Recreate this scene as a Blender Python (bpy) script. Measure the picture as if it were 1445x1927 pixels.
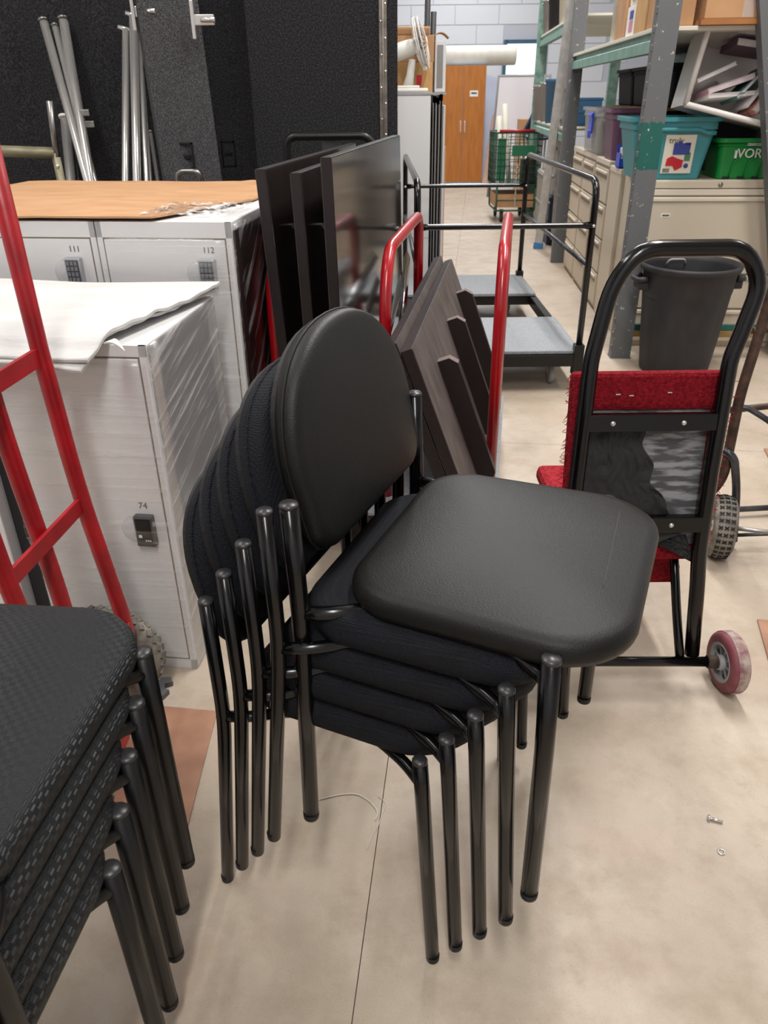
import bpy, bmesh, math, random
from mathutils import Vector, Matrix, noise
from mathutils.bvhtree import BVHTree
random.seed(7)
S = bpy.context.scene
for o in list(bpy.data.objects): bpy.data.objects.remove(o)
COL = S.collection
PI = math.pi

# ---------------------------------------------------------------- camera
FPX, PITCH, ROLL, CAMH = 1428.0, math.radians(28.7), math.radians(0.67), 1.30
_c, _s = math.cos(PITCH), math.sin(PITCH)
FWD = Vector((0, _c, -_s)); UP0 = Vector((0, _s, _c)); RT0 = Vector((1, 0, 0))
RT = RT0*math.cos(ROLL) - UP0*math.sin(ROLL)
UPV = UP0*math.cos(ROLL) + RT0*math.sin(ROLL)
CAMP = Vector((0, 0, CAMH))
cd = bpy.data.cameras.new('camera'); cam = bpy.data.objects.new('camera', cd); COL.objects.link(cam)
cd.sensor_fit = 'VERTICAL'; cd.sensor_height = 36.0; cd.lens = FPX/1927*36.0; cd.sensor_width = 27.0
cd.clip_start = 0.02; cd.clip_end = 200
m3 = Matrix((RT, UPV, -FWD)).transposed()
cam.matrix_world = Matrix.Translation(CAMP) @ m3.to_4x4()
cd.dof.use_dof = True; cd.dof.focus_distance = 1.55; cd.dof.aperture_fstop = 9.0
S.camera = cam

def at(px, py, y):
    """world point on the sight line of a photo pixel, at distance y into the room"""
    d = FWD + RT*(px-722.5)/FPX - UPV*(py-963.5)/FPX
    return CAMP + d*(y/d.y)
def atz(px, py, z=0.0):
    d = FWD + RT*(px-722.5)/FPX - UPV*(py-963.5)/FPX
    return CAMP + d*((z-CAMH)/d.z)

# ---------------------------------------------------------------- world, exposure
w = bpy.data.worlds.new('outside'); S.world = w; w.use_nodes = True
bg = w.node_tree.nodes['Background']; bg.inputs[0].default_value = (0.80, 0.90, 1.0, 1); bg.inputs[1].default_value = 3.0
S.view_settings.view_transform = 'Standard'; S.view_settings.look = 'None'
S.view_settings.gamma = 1.0; S.view_settings.use_curve_mapping = False
S.view_settings.exposure = -0.28

# ceiling lamps: x, y, length(y), watts, colour   (the lamp housings are built with the ceiling)
CEIL = 4.3
LAMPS = [(1.25, 3.1, 2.4, 185, (1.0, .975, .95)), (0.85, 6.6, 2.4, 130, (1.0, .98, .96)), (-1.9, 2.2, 2.4, 90, (1.0, .975, .95)),
         (1.2, 10.2, 2.4, 130, (.97, .98, 1.0)), (1.4, 13.6, 2.4, 140, (.93, .965, 1.0)), (-.1, -1.4, 2.4, 155, (1.0, .975, .95)),
         (3.4, 3.4, 2.4, 60, (1.0, .975, .95)), (-2.2, 7.0, 2.4, 60, (1.0, .98, .96))]
for (lx, ly, ll, lw, lc) in LAMPS:
    ld = bpy.data.lights.new('strip_light', 'AREA'); ld.shape = 'RECTANGLE'; ld.size = 0.30; ld.size_y = ll
    ld.energy = lw; ld.color = lc
    lo = bpy.data.objects.new('strip_light', ld); COL.objects.link(lo); lo.location = (lx, ly, CEIL-0.13)

# ---------------------------------------------------------------- materials
MATS = {}
def lin(c):
    if isinstance(c, str):
        c = [int(c[i:i+2], 16)/255 for i in (0, 2, 4)]
        c = [(v/12.92 if v <= .04045 else ((v+.055)/1.055)**2.4) for v in c]
    return (c[0], c[1], c[2], 1)
def mat(name, col, rough=.5, metal=0., var=None, vs=8., vd=3, bump=0., bs=60., bdist=.002, coat=0., spec=.5, stretch=(1, 1, 1), alpha=1., trans=0., lo=.35, hi=.65, bkind='noise', rvar=0., sheen=0.):
    """principled material; var = second colour mixed in by noise (scale vs)"""
    m = bpy.data.materials.new(name); m.use_nodes = True; nt = m.node_tree; N = nt.nodes; L = nt.links
    p = N['Principled BSDF']
    p.inputs['Base Color'].default_value = lin(col); p.inputs['Roughness'].default_value = rough; p.inputs['Metallic'].default_value = metal
    p.inputs['Coat Weight'].default_value = coat; p.inputs['Specular IOR Level'].default_value = spec
    p.inputs['Coat Roughness'].default_value = .12
    p.inputs['Alpha'].default_value = alpha; p.inputs['Transmission Weight'].default_value = trans
    if sheen: p.inputs['Sheen Weight'].default_value = sheen
    tc = N.new('ShaderNodeTexCoord'); mp = N.new('ShaderNodeMapping'); mp.inputs['Scale'].default_value = stretch
    L.new(tc.outputs['Object'], mp.inputs['Vector'])
    if var is not None:
        nz = N.new('ShaderNodeTexNoise'); nz.inputs['Scale'].default_value = vs; nz.inputs['Detail'].default_value = vd
        L.new(mp.outputs[0], nz.inputs['Vector'])
        mr = N.new('ShaderNodeMapRange'); mr.inputs['From Min'].default_value = lo; mr.inputs['From Max'].default_value = hi
        L.new(nz.outputs['Fac'], mr.inputs['Value'])
        mx = N.new('ShaderNodeMix'); mx.data_type = 'RGBA'; mx.inputs['A'].default_value = lin(col); mx.inputs['B'].default_value = lin(var)
        L.new(mr.outputs[0], mx.inputs['Factor']); L.new(mx.outputs['Result'], p.inputs['Base Color'])
        if rvar:
            m2 = N.new('ShaderNodeMapRange'); m2.inputs['To Min'].default_value = rough; m2.inputs['To Max'].default_value = rough+rvar
            L.new(mr.outputs[0], m2.inputs['Value']); L.new(m2.outputs[0], p.inputs['Roughness'])
    if bump:
        if bkind == 'weave':
            b = N.new('ShaderNodeTexVoronoi'); b.inputs['Scale'].default_value = bs; b.inputs['Randomness'].default_value = .15; out = b.outputs['Distance']
        elif bkind == 'voronoi':
            b = N.new('ShaderNodeTexVoronoi'); b.inputs['Scale'].default_value = bs; out = b.outputs['Distance']
        else:
            b = N.new('ShaderNodeTexNoise'); b.inputs['Scale'].default_value = bs; b.inputs['Detail'].default_value = 4; out = b.outputs['Fac']
        L.new(mp.outputs[0], b.inputs['Vector'])
        bn = N.new('ShaderNodeBump'); bn.inputs['Strength'].default_value = bump; bn.inputs['Distance'].default_value = bdist
        L.new(out, bn.inputs['Height']); L.new(bn.outputs[0], p.inputs['Normal'])
    MATS[name] = m
    return m
def nodes_of(m): return m.node_tree.nodes, m.node_tree.links, m.node_tree.nodes['Principled BSDF']

mat('black_vinyl', '121211', .46, var='161615', vs=5, bump=.45, bs=420, bdist=.0012, spec=.26)
mat('navy_weave', '0c0e14', .75, var='12151d', vs=9, bump=.8, bs=380, bdist=.003, bkind='weave', spec=.28)
mat('black_gloss', '070708', .2, bump=.03, bs=30, spec=.42)
mat('black_satin', '101011', .36, bump=.08, bs=90, spec=.35)
mat('black_flat', '121212', .6)
mat('crease_grey', '343432', .6)
mat('tube_cap', '2a2a2b', .35, bump=.3, bs=120, bdist=.001)
mat('red_paint', 'ae0a1a', .28, var='930714', vs=6, coat=.35, bump=.05, bs=40)
mat('red_worn', 'a50b1a', .4, var='850815', vs=12, coat=.1, bump=.15, bs=70)
mat('locker_white', 'd9d8d8', .42, bump=.03, bs=12)
mat('locker_edge', '9a9a9c', .5)
mat('cardboard', 'ba9069', .82, var='ad835c', vs=5, stretch=(1, 3, 1), bump=.1, bs=60)
mat('cardboard_dark', 'a06a3c', .85, var='8d5c33', vs=5, bump=.1, bs=60)
mat('cardboard_edge', '8b5f38', .9)
mat('cardboard_light', 'c9a06c', .85, var='bd9360', vs=5)
mat('foam', 'cbcac8', .62, var='c0bfbd', vs=3, bump=.25, bs=26, bdist=.006, stretch=(1, 4, 1))
mat('carpet_black', '1c1c1d', .95, var='3c3c3e', vs=150, vd=3, bump=.8, bs=200, bdist=.004, spec=.2, lo=.42, hi=.72)
mat('carpet_charcoal', '2e2e2f', .95, var='606062', vs=260, vd=2, bump=.8, bs=300, bdist=.004, spec=.2, lo=.42, hi=.72)
mat('chrome', 'cfcdca', .24, .72)
mat('zinc', '9c9a97', .35, 1.0, var='7c7a78', vs=20)
mat('hinge_steel', '8a837a', .42, 1.0, var='6f6a63', vs=25)
mat('brass_bolt', '8d6b3a', .35, 1.0)
mat('frame_beige', '8f8a6e', .5, .3, var='7a7660', vs=14)
mat('espresso', '1e1314', .5, var='170e0f', vs=12, stretch=(6, 1, 6), bump=.06, bs=40)
mat('espresso_gloss', '1b1413', .10, coat=.6, bump=.015, bs=9, spec=.7)
mat('espresso_under', '5a514d', .6, var='463d3a', vs=10, bump=.1, bs=60, stretch=(1, 3, 1))
mat('batten_end_lit', '6d5c59', .6)
mat('grey_carpet', '9a9da1', .95, var='84888c', vs=160, bump=.7, bs=240, bdist=.003, spec=.15)
mat('red_carpet', '8e1a25', .95, var='6a0f18', vs=120, bump=1., bs=210, bdist=.006, spec=.15)
mat('red_carpet_pale', 'a8333a', .95, var='8e1a25', vs=90, bump=1., bs=210, bdist=.006, spec=.15)
mat('weathered_board', '4a4b4d', .7, var='8f9194', vs=16, stretch=(1, 1, 5), lo=.44, hi=.60, bump=.3, bs=40)
mat('torn_fabric', '232425', .8, bump=.2, bs=14, bdist=.01)
mat('rubber', '1e1e1e', .75, bump=.2, bs=80)
mat('tyre_dusty', '4a4844', .85, var='77726a', vs=20, bump=.2, bs=60)
mat('tyre_light', '8b857a', .9, var='5a564f', vs=22)
mat('maroon_tyre', '6a2a33', .6, var='7d444b', vs=18)
mat('worn_tread', 'a89a90', .8, var='7d555a', vs=45, bump=.3, bs=90)
mat('hub_grey', '8f8f90', .55, bump=.1, bs=50)
mat('hub_white', 'd4d2cf', .35)
mat('rust', '4b3626', .8, var='2d2420', vs=60, bump=.4, bs=90)
mat('rusty_steel', '3a2f2b', .55, .5, var='5a4438', vs=30, bump=.2, bs=60)
mat('steel_tube', '55565a', .35, .8, var='3c3d40', vs=22)
mat('beige_metal', 'c9bda9', .48, bump=.03, bs=10)
mat('beige_trim', 'd6ccba', .45)
mat('seam_dark', '80766a', .7)
mat('bin_black', '1c1b1c', .62, var='252428', vs=7, bump=.12, bs=40, stretch=(3, 3, 1))
mat('bin_teal', '3f8f97', .45, bump=.03, bs=12)
mat('bin_green', '0a8438', .42, bump=.03, bs=12)
mat('bin_purple', '6d4a63', .45)
mat('bin_clear', 'c3c2bf', .3, alpha=.42)
mat('bin_milky', 'd8d3ce', .38)
mat('bin_grey', '8d8880', .6)
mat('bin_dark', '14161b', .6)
mat('bin_blue', '2c4fd0', .35)
mat('bucket_blue', '2f5d80', .5)
mat('bucket_grey', '8f8b8a', .5)
mat('navy_plastic', '16213c', .45)
mat('paper_white', 'e9e6e2', .7)
mat('paper_cream', 'e3dccb', .7)
mat('print_red', 'c41f2c', .6)
mat('print_blue', '3d4a9c', .6)
mat('print_green', '4f7f5f', .6)
mat('print_black', '1c1c1c', .7)
mat('print_grey', '545456', .7)
mat('print_yellow', 'e2b52c', .6)
mat('print_pink', 'c98aa6', .6)
mat('book_pink', 'd2a3b4', .6)
mat('book_salmon', 'c0705f', .6, var='d8b0a4', vs=40)
mat('book_white', 'd8d3d2', .6, var='c2bcbd', vs=9)
mat('book_teal', '4f7d7b', .6)
mat('book_plum', '5d4450', .55)
mat('orange_paint', 'd8480f', .5)
mat('wardrobe_wood', 'b5702c', .5, var='a6631f', vs=7, stretch=(5, 5, .6))
mat('wardrobe_side', 'c5cbdc', .6)
mat('pink_board', 'bf9d8c', .75, var='b5907f', vs=4)
mat('whiteboard', 'c8c3c6', .4)
mat('alu', 'b9b7b4', .45, .25, var='a5a3a0', vs=16)
mat('green_wire', '1f4a35', .4, .3)
mat('green_panel', '0f5a3c', .5)
mat('pvc', 'd8d2c2', .5)
mat('fan_white', 'd9d6cf', .45)
mat('fan_grey', '8b8b8b', .5)
mat('cabinet_white', 'd3d3d3', .5)
mat('dark_glass', '5c5c5e', .2, spec=.7)
mat('grey_frame', '8a8886', .45, .3)
mat('roll_cream', 'd2cec2', .8, var='c6c2b6', vs=6)
mat('wall_paint', 'd3d4d8', .7, bump=.1, bs=30)
mat('wall_joint', 'b9bbc2', .9)
mat('ceiling_paint', 'd8d8d6', .9)
mat('keypad_dark', '4a4b4f', .4)
mat('keypad_key', '77787d', .45)
mat('keypad_body', 'b4b5ba', .32, .5)
mat('blister', 'd5d6d9', .12, alpha=.35)
mat('brown_sheet', '8a6450', .45, var='a87e66', vs=9, vd=6, bump=.1, bs=30)
mat('thread', 'cfc8bb', .6)
mat('window_frame', '3a5a6e', .5)
mat('teal_paint', '0c5750', .5)
mat('far_post', '5d8577', .55, var='86a398', vs=18)
mat('recess_shade', '8f8473', .6)
mat('wood_strip', '9b7b4a', .8, var='86693d', vs=20, stretch=(1, 6, 6))
mat('ladder_blue', '3b7fb5', .5)
mat('lamp_body', 'd8d8d8', .5)

# patterned upholstery of the near stack: basket weave of fine ribs
m = mat('black_basket', '1c1f20', .55, spec=.45)
N, L, p = nodes_of(m)
tc = N.new('ShaderNodeTexCoord')
ck = N.new('ShaderNodeTexChecker'); ck.inputs['Scale'].default_value = 130; L.new(tc.outputs['Object'], ck.inputs['Vector'])
w1 = N.new('ShaderNodeTexWave'); w1.bands_direction = 'X'; w1.inputs['Scale'].default_value = 130; L.new(tc.outputs['Object'], w1.inputs['Vector'])
w2 = N.new('ShaderNodeTexWave'); w2.bands_direction = 'Y'; w2.inputs['Scale'].default_value = 130; L.new(tc.outputs['Object'], w2.inputs['Vector'])
mx = N.new('ShaderNodeMix'); L.new(ck.outputs['Fac'], mx.inputs['Factor']); L.new(w1.outputs['Fac'], mx.inputs['A']); L.new(w2.outputs['Fac'], mx.inputs['B'])
bn = N.new('ShaderNodeBump'); bn.inputs['Strength'].default_value = .7; bn.inputs['Distance'].default_value = .0025
L.new(mx.outputs['Result'], bn.inputs['Height']); L.new(bn.outputs[0], p.inputs['Normal'])
mc = N.new('ShaderNodeMix'); mc.data_type = 'RGBA'; mc.inputs['A'].default_value = lin('0e1011'); mc.inputs['B'].default_value = lin('22262a'); ma = N.new('ShaderNodeMix'); ma.inputs['Factor'].default_value = .4; L.new(mx.outputs['Result'], ma.inputs['A']); L.new(ck.outputs['Fac'], ma.inputs['B']); L.new(ma.outputs['Result'], mc.inputs['Factor']); L.new(mc.outputs['Result'], p.inputs['Base Color'])

# stretch film: clear glossy sheet with white pulled streaks
def film(name, stretch, amount=.5, gloss=.2, rot=0.):
    m = bpy.data.materials.new(name); m.use_nodes = True; nt = m.node_tree; N = nt.nodes; L = nt.links
    N.remove(N['Principled BSDF']); out = N['Material Output']
    tc = N.new('ShaderNodeTexCoord'); mp = N.new('ShaderNodeMapping'); mp.inputs['Scale'].default_value = stretch
    r0 = N.new('ShaderNodeVectorRotate'); r0.rotation_type = 'X_AXIS'; r0.inputs['Angle'].default_value = rot
    L.new(tc.outputs['Object'], r0.inputs['Vector']); L.new(r0.outputs[0], mp.inputs['Vector'])
    nz = N.new('ShaderNodeTexNoise'); nz.inputs['Scale'].default_value = 1.0; nz.inputs['Detail'].default_value = 7; nz.inputs['Roughness'].default_value = .66
    L.new(mp.outputs[0], nz.inputs['Vector'])
    mr = N.new('ShaderNodeMapRange'); mr.inputs['From Min'].default_value = .52; mr.inputs['From Max'].default_value = .72; mr.inputs['To Max'].default_value = amount
    L.new(nz.outputs['Fac'], mr.inputs['Value'])
    bn = N.new('ShaderNodeBump'); bn.inputs['Strength'].default_value = .25; bn.inputs['Distance'].default_value = .006; L.new(nz.outputs['Fac'], bn.inputs['Height'])
    gl = N.new('ShaderNodeBsdfGlossy'); gl.inputs['Roughness'].default_value = .14; L.new(bn.outputs[0], gl.inputs['Normal'])
    tr = N.new('ShaderNodeBsdfTransparent'); df = N.new('ShaderNodeBsdfTranslucent'); df.inputs[0].default_value = (.95, .95, .95, 1); d2 = N.new('ShaderNodeBsdfDiffuse'); d2.inputs[0].default_value = (.95, .95, .95, 1)
    m0 = N.new('ShaderNodeMixShader'); m0.inputs[0].default_value = gloss; L.new(tr.outputs[0], m0.inputs[1]); L.new(gl.outputs[0], m0.inputs[2])
    md = N.new('ShaderNodeMixShader'); md.inputs[0].default_value = .5; L.new(d2.outputs[0], md.inputs[1]); L.new(df.outputs[0], md.inputs[2])
    m1 = N.new('ShaderNodeMixShader'); L.new(mr.outputs[0], m1.inputs[0]); L.new(m0.outputs[0], m1.inputs[1]); L.new(md.outputs[0], m1.inputs[2]); L.new(m1.outputs[0], out.inputs['Surface'])
    MATS[name] = m
film('film_front', (1.2, 1.2, 60), .35, .05)
film('film_side', (3, 2.0, 55), .62, .34, rot=-.27)
film('film_dark', (3, 2.5, 40), .45, .12, rot=-.7)
film('film_crumple', (22, 22, 22), .55, .10)

# rack paint: grey with cream chips and a green patch low on the post
m = mat('rack_paint', '5f6163', .55)
N, L, p = nodes_of(m)
tc = N.new('ShaderNodeTexCoord'); sx = N.new('ShaderNodeSeparateXYZ'); L.new(tc.outputs['Object'], sx.inputs[0])
nz = N.new('ShaderNodeTexNoise'); nz.inputs['Scale'].default_value = 34; nz.inputs['Detail'].default_value = 9; nz.inputs['Roughness'].default_value = .72; L.new(tc.outputs['Object'], nz.inputs['Vector'])
mr = N.new('ShaderNodeMapRange'); mr.inputs['From Min'].default_value = .63; mr.inputs['From Max'].default_value = .66; L.new(nz.outputs['Fac'], mr.inputs['Value'])
g1 = N.new('ShaderNodeMath'); g1.operation = 'COMPARE'; g1.inputs[1].default_value = 1.10; g1.inputs[2].default_value = .105
ad = N.new('ShaderNodeMath'); ad.operation = 'MULTIPLY_ADD'; ad.inputs[1].default_value = .06; L.new(nz.outputs['Fac'], ad.inputs[0]); L.new(sx.outputs['Z'], ad.inputs[2])
L.new(ad.outputs[0], g1.inputs[0])
mxa = N.new('ShaderNodeMix'); mxa.data_type = 'RGBA'; mxa.inputs['A'].default_value = lin('5f6163'); mxa.inputs['B'].default_value = lin('0c5750'); L.new(g1.outputs[0], mxa.inputs['Factor'])
mxb = N.new('ShaderNodeMix'); mxb.data_type = 'RGBA'; mxb.inputs['B'].default_value = lin('c9c7b2'); L.new(mxa.outputs['Result'], mxb.inputs['A']); L.new(mr.outputs[0], mxb.inputs['Factor'])
L.new(mxb.outputs['Result'], p.inputs['Base Color'])
mat('rack_plain', '5f6163', .55, var='a9a897', vs=40, vd=8, lo=.66, hi=.69)
mat('rack_green', '7fa397', .5, var='6b8f83', vs=10)
mat('rack_deck', 'd5d1c4', .7)

# polished concrete: cloudy beige, fine specks, hairline scuffs
m = mat('concrete', 'c3b29c', .46, spec=.4)
N, L, p = nodes_of(m)
tc = N.new('ShaderNodeTexCoord')
def nzn(scale, det, ro=.6):
    n = N.new('ShaderNodeTexNoise'); n.inputs['Scale'].default_value = scale; n.inputs['Detail'].default_value = det; n.inputs['Roughness'].default_value = ro
    L.new(tc.outputs['Object'], n.inputs['Vector']); return n
def mrn(src, a, b, c=0., d=1.):
    r = N.new('ShaderNodeMapRange'); r.inputs['From Min'].default_value = a; r.inputs['From Max'].default_value = b; r.inputs['To Min'].default_value = c; r.inputs['To Max'].default_value = d
    L.new(src, r.inputs['Value']); return r.outputs[0]
def mixc(a, b, fac):
    x = N.new('ShaderNodeMix'); x.data_type = 'RGBA'
    if isinstance(a, tuple): x.inputs['A'].default_value = a
    else: L.new(a, x.inputs['A'])
    x.inputs['B'].default_value = b; L.new(fac, x.inputs['Factor']); return x.outputs['Result']
n1 = nzn(2.2, 7, .65); n2 = nzn(8, 8, .68); n3 = nzn(340, 2); n4 = nzn(4.2, 10, .78); n5 = nzn(3.1, 5)
c = mixc(lin('a99a88'), lin('bdb0a0'), mrn(n1.outputs['Fac'], .35, .65))
c = mixc(c, lin('93836f'), mrn(n2.outputs['Fac'], .47, .75, 0, .6))
c = mixc(c, lin('94836f'), mrn(n3.outputs['Fac'], .56, .76, 0, .5))
c = mixc(c, lin('b79c8e'), mrn(n5.outputs['Fac'], .54, .70, 0, .5))
c = mixc(c, lin('7d6d5b'), mrn(n4.outputs['Fac'], .60, .74, 0, .5))
L.new(c, p.inputs['Base Color'])
L.new(mrn(n2.outputs['Fac'], .3, .7, .36, .6), p.inputs['Roughness'])
bn = N.new('ShaderNodeBump'); bn.inputs['Strength'].default_value = .12; bn.inputs['Distance'].default_value = .002
L.new(n3.outputs['Fac'], bn.inputs['Height']); L.new(bn.outputs[0], p.inputs['Normal'])

# ---------------------------------------------------------------- mesh kit
def V(*a): return Vector(a)
def fillet(pts, r, n=5):
    """round the inner corners of a polyline"""
    P = [Vector(p) for p in pts]; out = [P[0]]
    for i in range(1, len(P)-1):
        a, b, c = P[i-1], P[i], P[i+1]
        u = (a-b); v = (c-b); la, lb = u.length, v.length; u.normalize(); v.normalize()
        d = min(r, la*.48, lb*.48)
        if u.dot(v) < -.9995: out.append(b); continue
        for k in range(n+1):
            t = k/n; q0 = b+u*d; q1 = b+v*d
            out.append(q0*(1-t)**2 + b*2*t*(1-t) + q1*t*t)
    out.append(P[-1]); return out
def tube(bm, pts, r, n=12, caps=True, flat=None):
    P = [Vector(p) for p in pts]; rings = []
    t0 = (P[1]-P[0]).normalized(); up = Vector((0, 0, 1)) if abs(t0.z) < .9 else Vector((1, 0, 0))
    nrm = (up - t0*up.dot(t0)).normalized()
    for i, p in enumerate(P):
        if i == 0: t = (P[1]-P[0])
        elif i == len(P)-1: t = (P[-1]-P[-2])
        else: t = (P[i+1]-p).normalized() + (p-P[i-1]).normalized()
        t.normalize(); nrm = (nrm - t*nrm.dot(t)).normalized(); bi = t.cross(nrm)
        sc = 1.0
        if 0 < i < len(P)-1:
            cs = t.dot((P[i+1]-p).normalized()); sc = 1/max(cs, .5)**.5
        rr = r[i] if isinstance(r, (list, tuple)) else r
        fa, fb = (1, 1) if flat is None else flat
        rings.append([bm.verts.new(p + (nrm*math.cos(2*PI*k/n)*fa + bi*math.sin(2*PI*k/n)*fb)*rr*sc) for k in range(n)])
    for a, b in zip(rings, rings[1:]):
        for k in range(n):
            f = bm.faces.new((a[k], a[(k+1) % n], b[(k+1) % n], b[k])); f.smooth = True
    if caps:
        bm.faces.new(rings[0][::-1]); bm.faces.new(rings[-1])
def box(bm, c, s, M=None, bev=0.):
    r = bmesh.ops.create_cube(bm, size=1.0); vs = r['verts']
    for v in vs:
        v.co = Vector((v.co.x*s[0], v.co.y*s[1], v.co.z*s[2])) + Vector(c)
    if bev:
        es = list({e for v in vs for e in v.link_edges})
        g = bmesh.ops.bevel(bm, geom=es, offset=bev, segments=2, affect='EDGES', profile=.5)
        vs = list({v for f in g['faces'] for v in f.verts} | {v for v in vs if v.is_valid})
    if M is not None:
        for v in vs: v.co = M @ v.co
    return vs
def bx(bm, x0, x1, y0, y1, z0, z1, M=None, bev=0.):
    return box(bm, ((x0+x1)/2, (y0+y1)/2, (z0+z1)/2), (abs(x1-x0), abs(y1-y0), abs(z1-z0)), M, bev)
def hexa(bm, b4, t4):
    """box from four bottom and four top corners (both anticlockwise from above)"""
    b = [bm.verts.new(p) for p in b4]; t = [bm.verts.new(p) for p in t4]
    bm.faces.new(b[::-1]); bm.faces.new(t)
    for i in range(4): bm.faces.new((b[i], b[(i+1) % 4], t[(i+1) % 4], t[i]))
def lathe(bm, prof, n=32, c=(0, 0, 0), M=None, smooth=True, f=None, caps=True):
    rings = []
    for (r, z) in prof:
        ring = []
        for k in range(n):
            a = 2*PI*k/n; rr = r*(f(a, z) if f else 1)
            p = Vector((rr*math.cos(a)+c[0], rr*math.sin(a)+c[1], z+c[2]))
            ring.append(bm.verts.new(M @ p if M is not None else p))
        rings.append(ring)
    for a, b in zip(rings, rings[1:]):
        for k in range(n):
            fc = bm.faces.new((a[k], a[(k+1) % n], b[(k+1) % n], b[k])); fc.smooth = smooth
    if not caps: return
    if prof[0][0] > 1e-5: bm.faces.new(rings[0][::-1])
    if prof[-1][0] > 1e-5: bm.faces.new(rings[-1])
def prism(bm, poly, h, M):
    """polygon (x,y) extruded along local z by h, placed by matrix M"""
    a = [bm.verts.new(M @ Vector((x, y, 0))) for x, y in poly]; b = [bm.verts.new(M @ Vector((x, y, h))) for x, y in poly]
    bm.faces.new(a[::-1]); bm.faces.new(b); n = len(poly)
    for i in range(n): bm.faces.new((a[i], a[(i+1) % n], b[(i+1) % n], b[i]))
def rrect(x0, x1, y0, y1, r, n=6, rs=None):
    """rounded rectangle outline; rs = four radii from (x0,y0) anticlockwise"""
    rs = rs or (r,)*4; out = []
    for (cx, cy, a0, q) in ((x0, y0, PI, rs[0]), (x1, y0, 1.5*PI, rs[1]), (x1, y1, 0, rs[2]), (x0, y1, .5*PI, rs[3])):
        sx = 1 if cx == x0 else -1; sy = 1 if cy == y0 else -1
        for k in range(n+1):
            a = a0 + .5*PI*k/n; out.append((cx+sx*q+q*math.cos(a), cy+sy*q+q*math.sin(a)))
    return out
def pad(bm, out, t, dome, M, wob=0., seed=0, under=.9):
    """upholstered cushion: outline out, thickness t along local z, domed face"""
    n = len(out); cx = sum(p[0] for p in out)/n; cy = sum(p[1] for p in out)/n
    prof = [(under, 0.0), (.985, .06*t), (1.0, .30*t), (1.0, .55*t), (.985, .78*t), (.955, .93*t), (.90, t), (.75, t+dome*.45), (.5, t+dome*.8), (.25, t+dome*.96)]
    rings = []
    for s, z in prof:
        ring = []
        for (x, y) in out:
            px, py = cx+(x-cx)*s, cy+(y-cy)*s
            dz = wob*noise.noise(Vector((px*9+seed, py*9, z*20+seed))) if s > .7 else 0
            ring.append(bm.verts.new(M @ Vector((px, py, z+dz))))
        rings.append(ring)
    for a, b in zip(rings, rings[1:]):
        for k in range(n):
            f = bm.faces.new((a[k], a[(k+1) % n], b[(k+1) % n], b[k])); f.smooth = True
    f = bm.faces.new(rings[0][::-1]); c = bm.verts.new(M @ Vector((cx, cy, t+dome)))
    for k in range(n):
        f = bm.faces.new((rings[-1][k], rings[-1][(k+1) % n], c)); f.smooth = True
def frame(o, x, y, z):
    M = Matrix((Vector(x), Vector(y), Vector(z))).transposed().to_4x4(); M.translation = Vector(o); return M
def sheet(bm, fn, nu, nv, th=.002, smooth=True):
    """thin solid sheet from fn(u,v) -> point, u,v in 0..1"""
    g = [[Vector(fn(i/nu, j/nv)) for j in range(nv+1)] for i in range(nu+1)]
    top = [[None]*(nv+1) for _ in range(nu+1)]; bot = [[None]*(nv+1) for _ in range(nu+1)]
    for i in range(nu+1):
        for j in range(nv+1):
            a = g[min(i+1, nu)][j]-g[max(i-1, 0)][j]; b = g[i][min(j+1, nv)]-g[i][max(j-1, 0)]
            nn = a.cross(b); nn = nn.normalized() if nn.length > 1e-9 else Vector((0, 0, 1))
            top[i][j] = bm.verts.new(g[i][j]+nn*th/2); bot[i][j] = bm.verts.new(g[i][j]-nn*th/2)
    for i in range(nu):
        for j in range(nv):
            f = bm.faces.new((top[i][j], top[i+1][j], top[i+1][j+1], top[i][j+1])); f.smooth = smooth
            f = bm.faces.new((bot[i][j], bot[i][j+1], bot[i+1][j+1], bot[i+1][j])); f.smooth = smooth
    for i in range(nu):
        bm.faces.new((top[i][0], bot[i][0], bot[i+1][0], top[i+1][0])); bm.faces.new((top[i+1][nv], bot[i+1][nv], bot[i][nv], top[i][nv]))
    for j in range(nv):
        bm.faces.new((top[0][j+1], bot[0][j+1], bot[0][j], top[0][j])); bm.faces.new((top[nu][j], bot[nu][j], bot[nu][j+1], top[nu][j+1]))

def NB(): return bmesh.new()
def part(name, bm, m, parent=None, label=None, kind=None, off=None):
    """link bm as ONE mesh; coordinates are the parent's local ones, or world ones when off is given"""
    me = bpy.data.meshes.new(name)
    if off is not None: bmesh.ops.translate(bm, verts=bm.verts[:], vec=-Vector(off))
    bmesh.ops.recalc_face_normals(bm, faces=bm.faces[:])
    bm.to_mesh(me); bm.free(); me.materials.append(MATS[m])
    o = bpy.data.objects.new(name, me); COL.objects.link(o)
    if parent is not None: o.parent = parent
    if label: o['label'] = label
    if kind: o['kind'] = kind
    return o
def tag(o, label, cat, group=None, kind=None):
    o['label'] = label; o['category'] = cat
    if group: o['group'] = group
    if kind: o['kind'] = kind
    return o
def thing(name, label, cat, loc=(0, 0, 0), rotz=0., group=None):
    o = bpy.data.objects.new(name, None); COL.objects.link(o); o.location = loc; o.rotation_euler = (0, 0, rotz); o.empty_display_size = .05
    return tag(o, label, cat, group)
def solo(name, bm, m, base, label, cat, group=None, kind=None):
    """a thing that is one mesh built in world coordinates; origin at base"""
    o = part(name, bm, m, off=base); o.location = base
    return tag(o, label, cat, group, kind)
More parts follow.
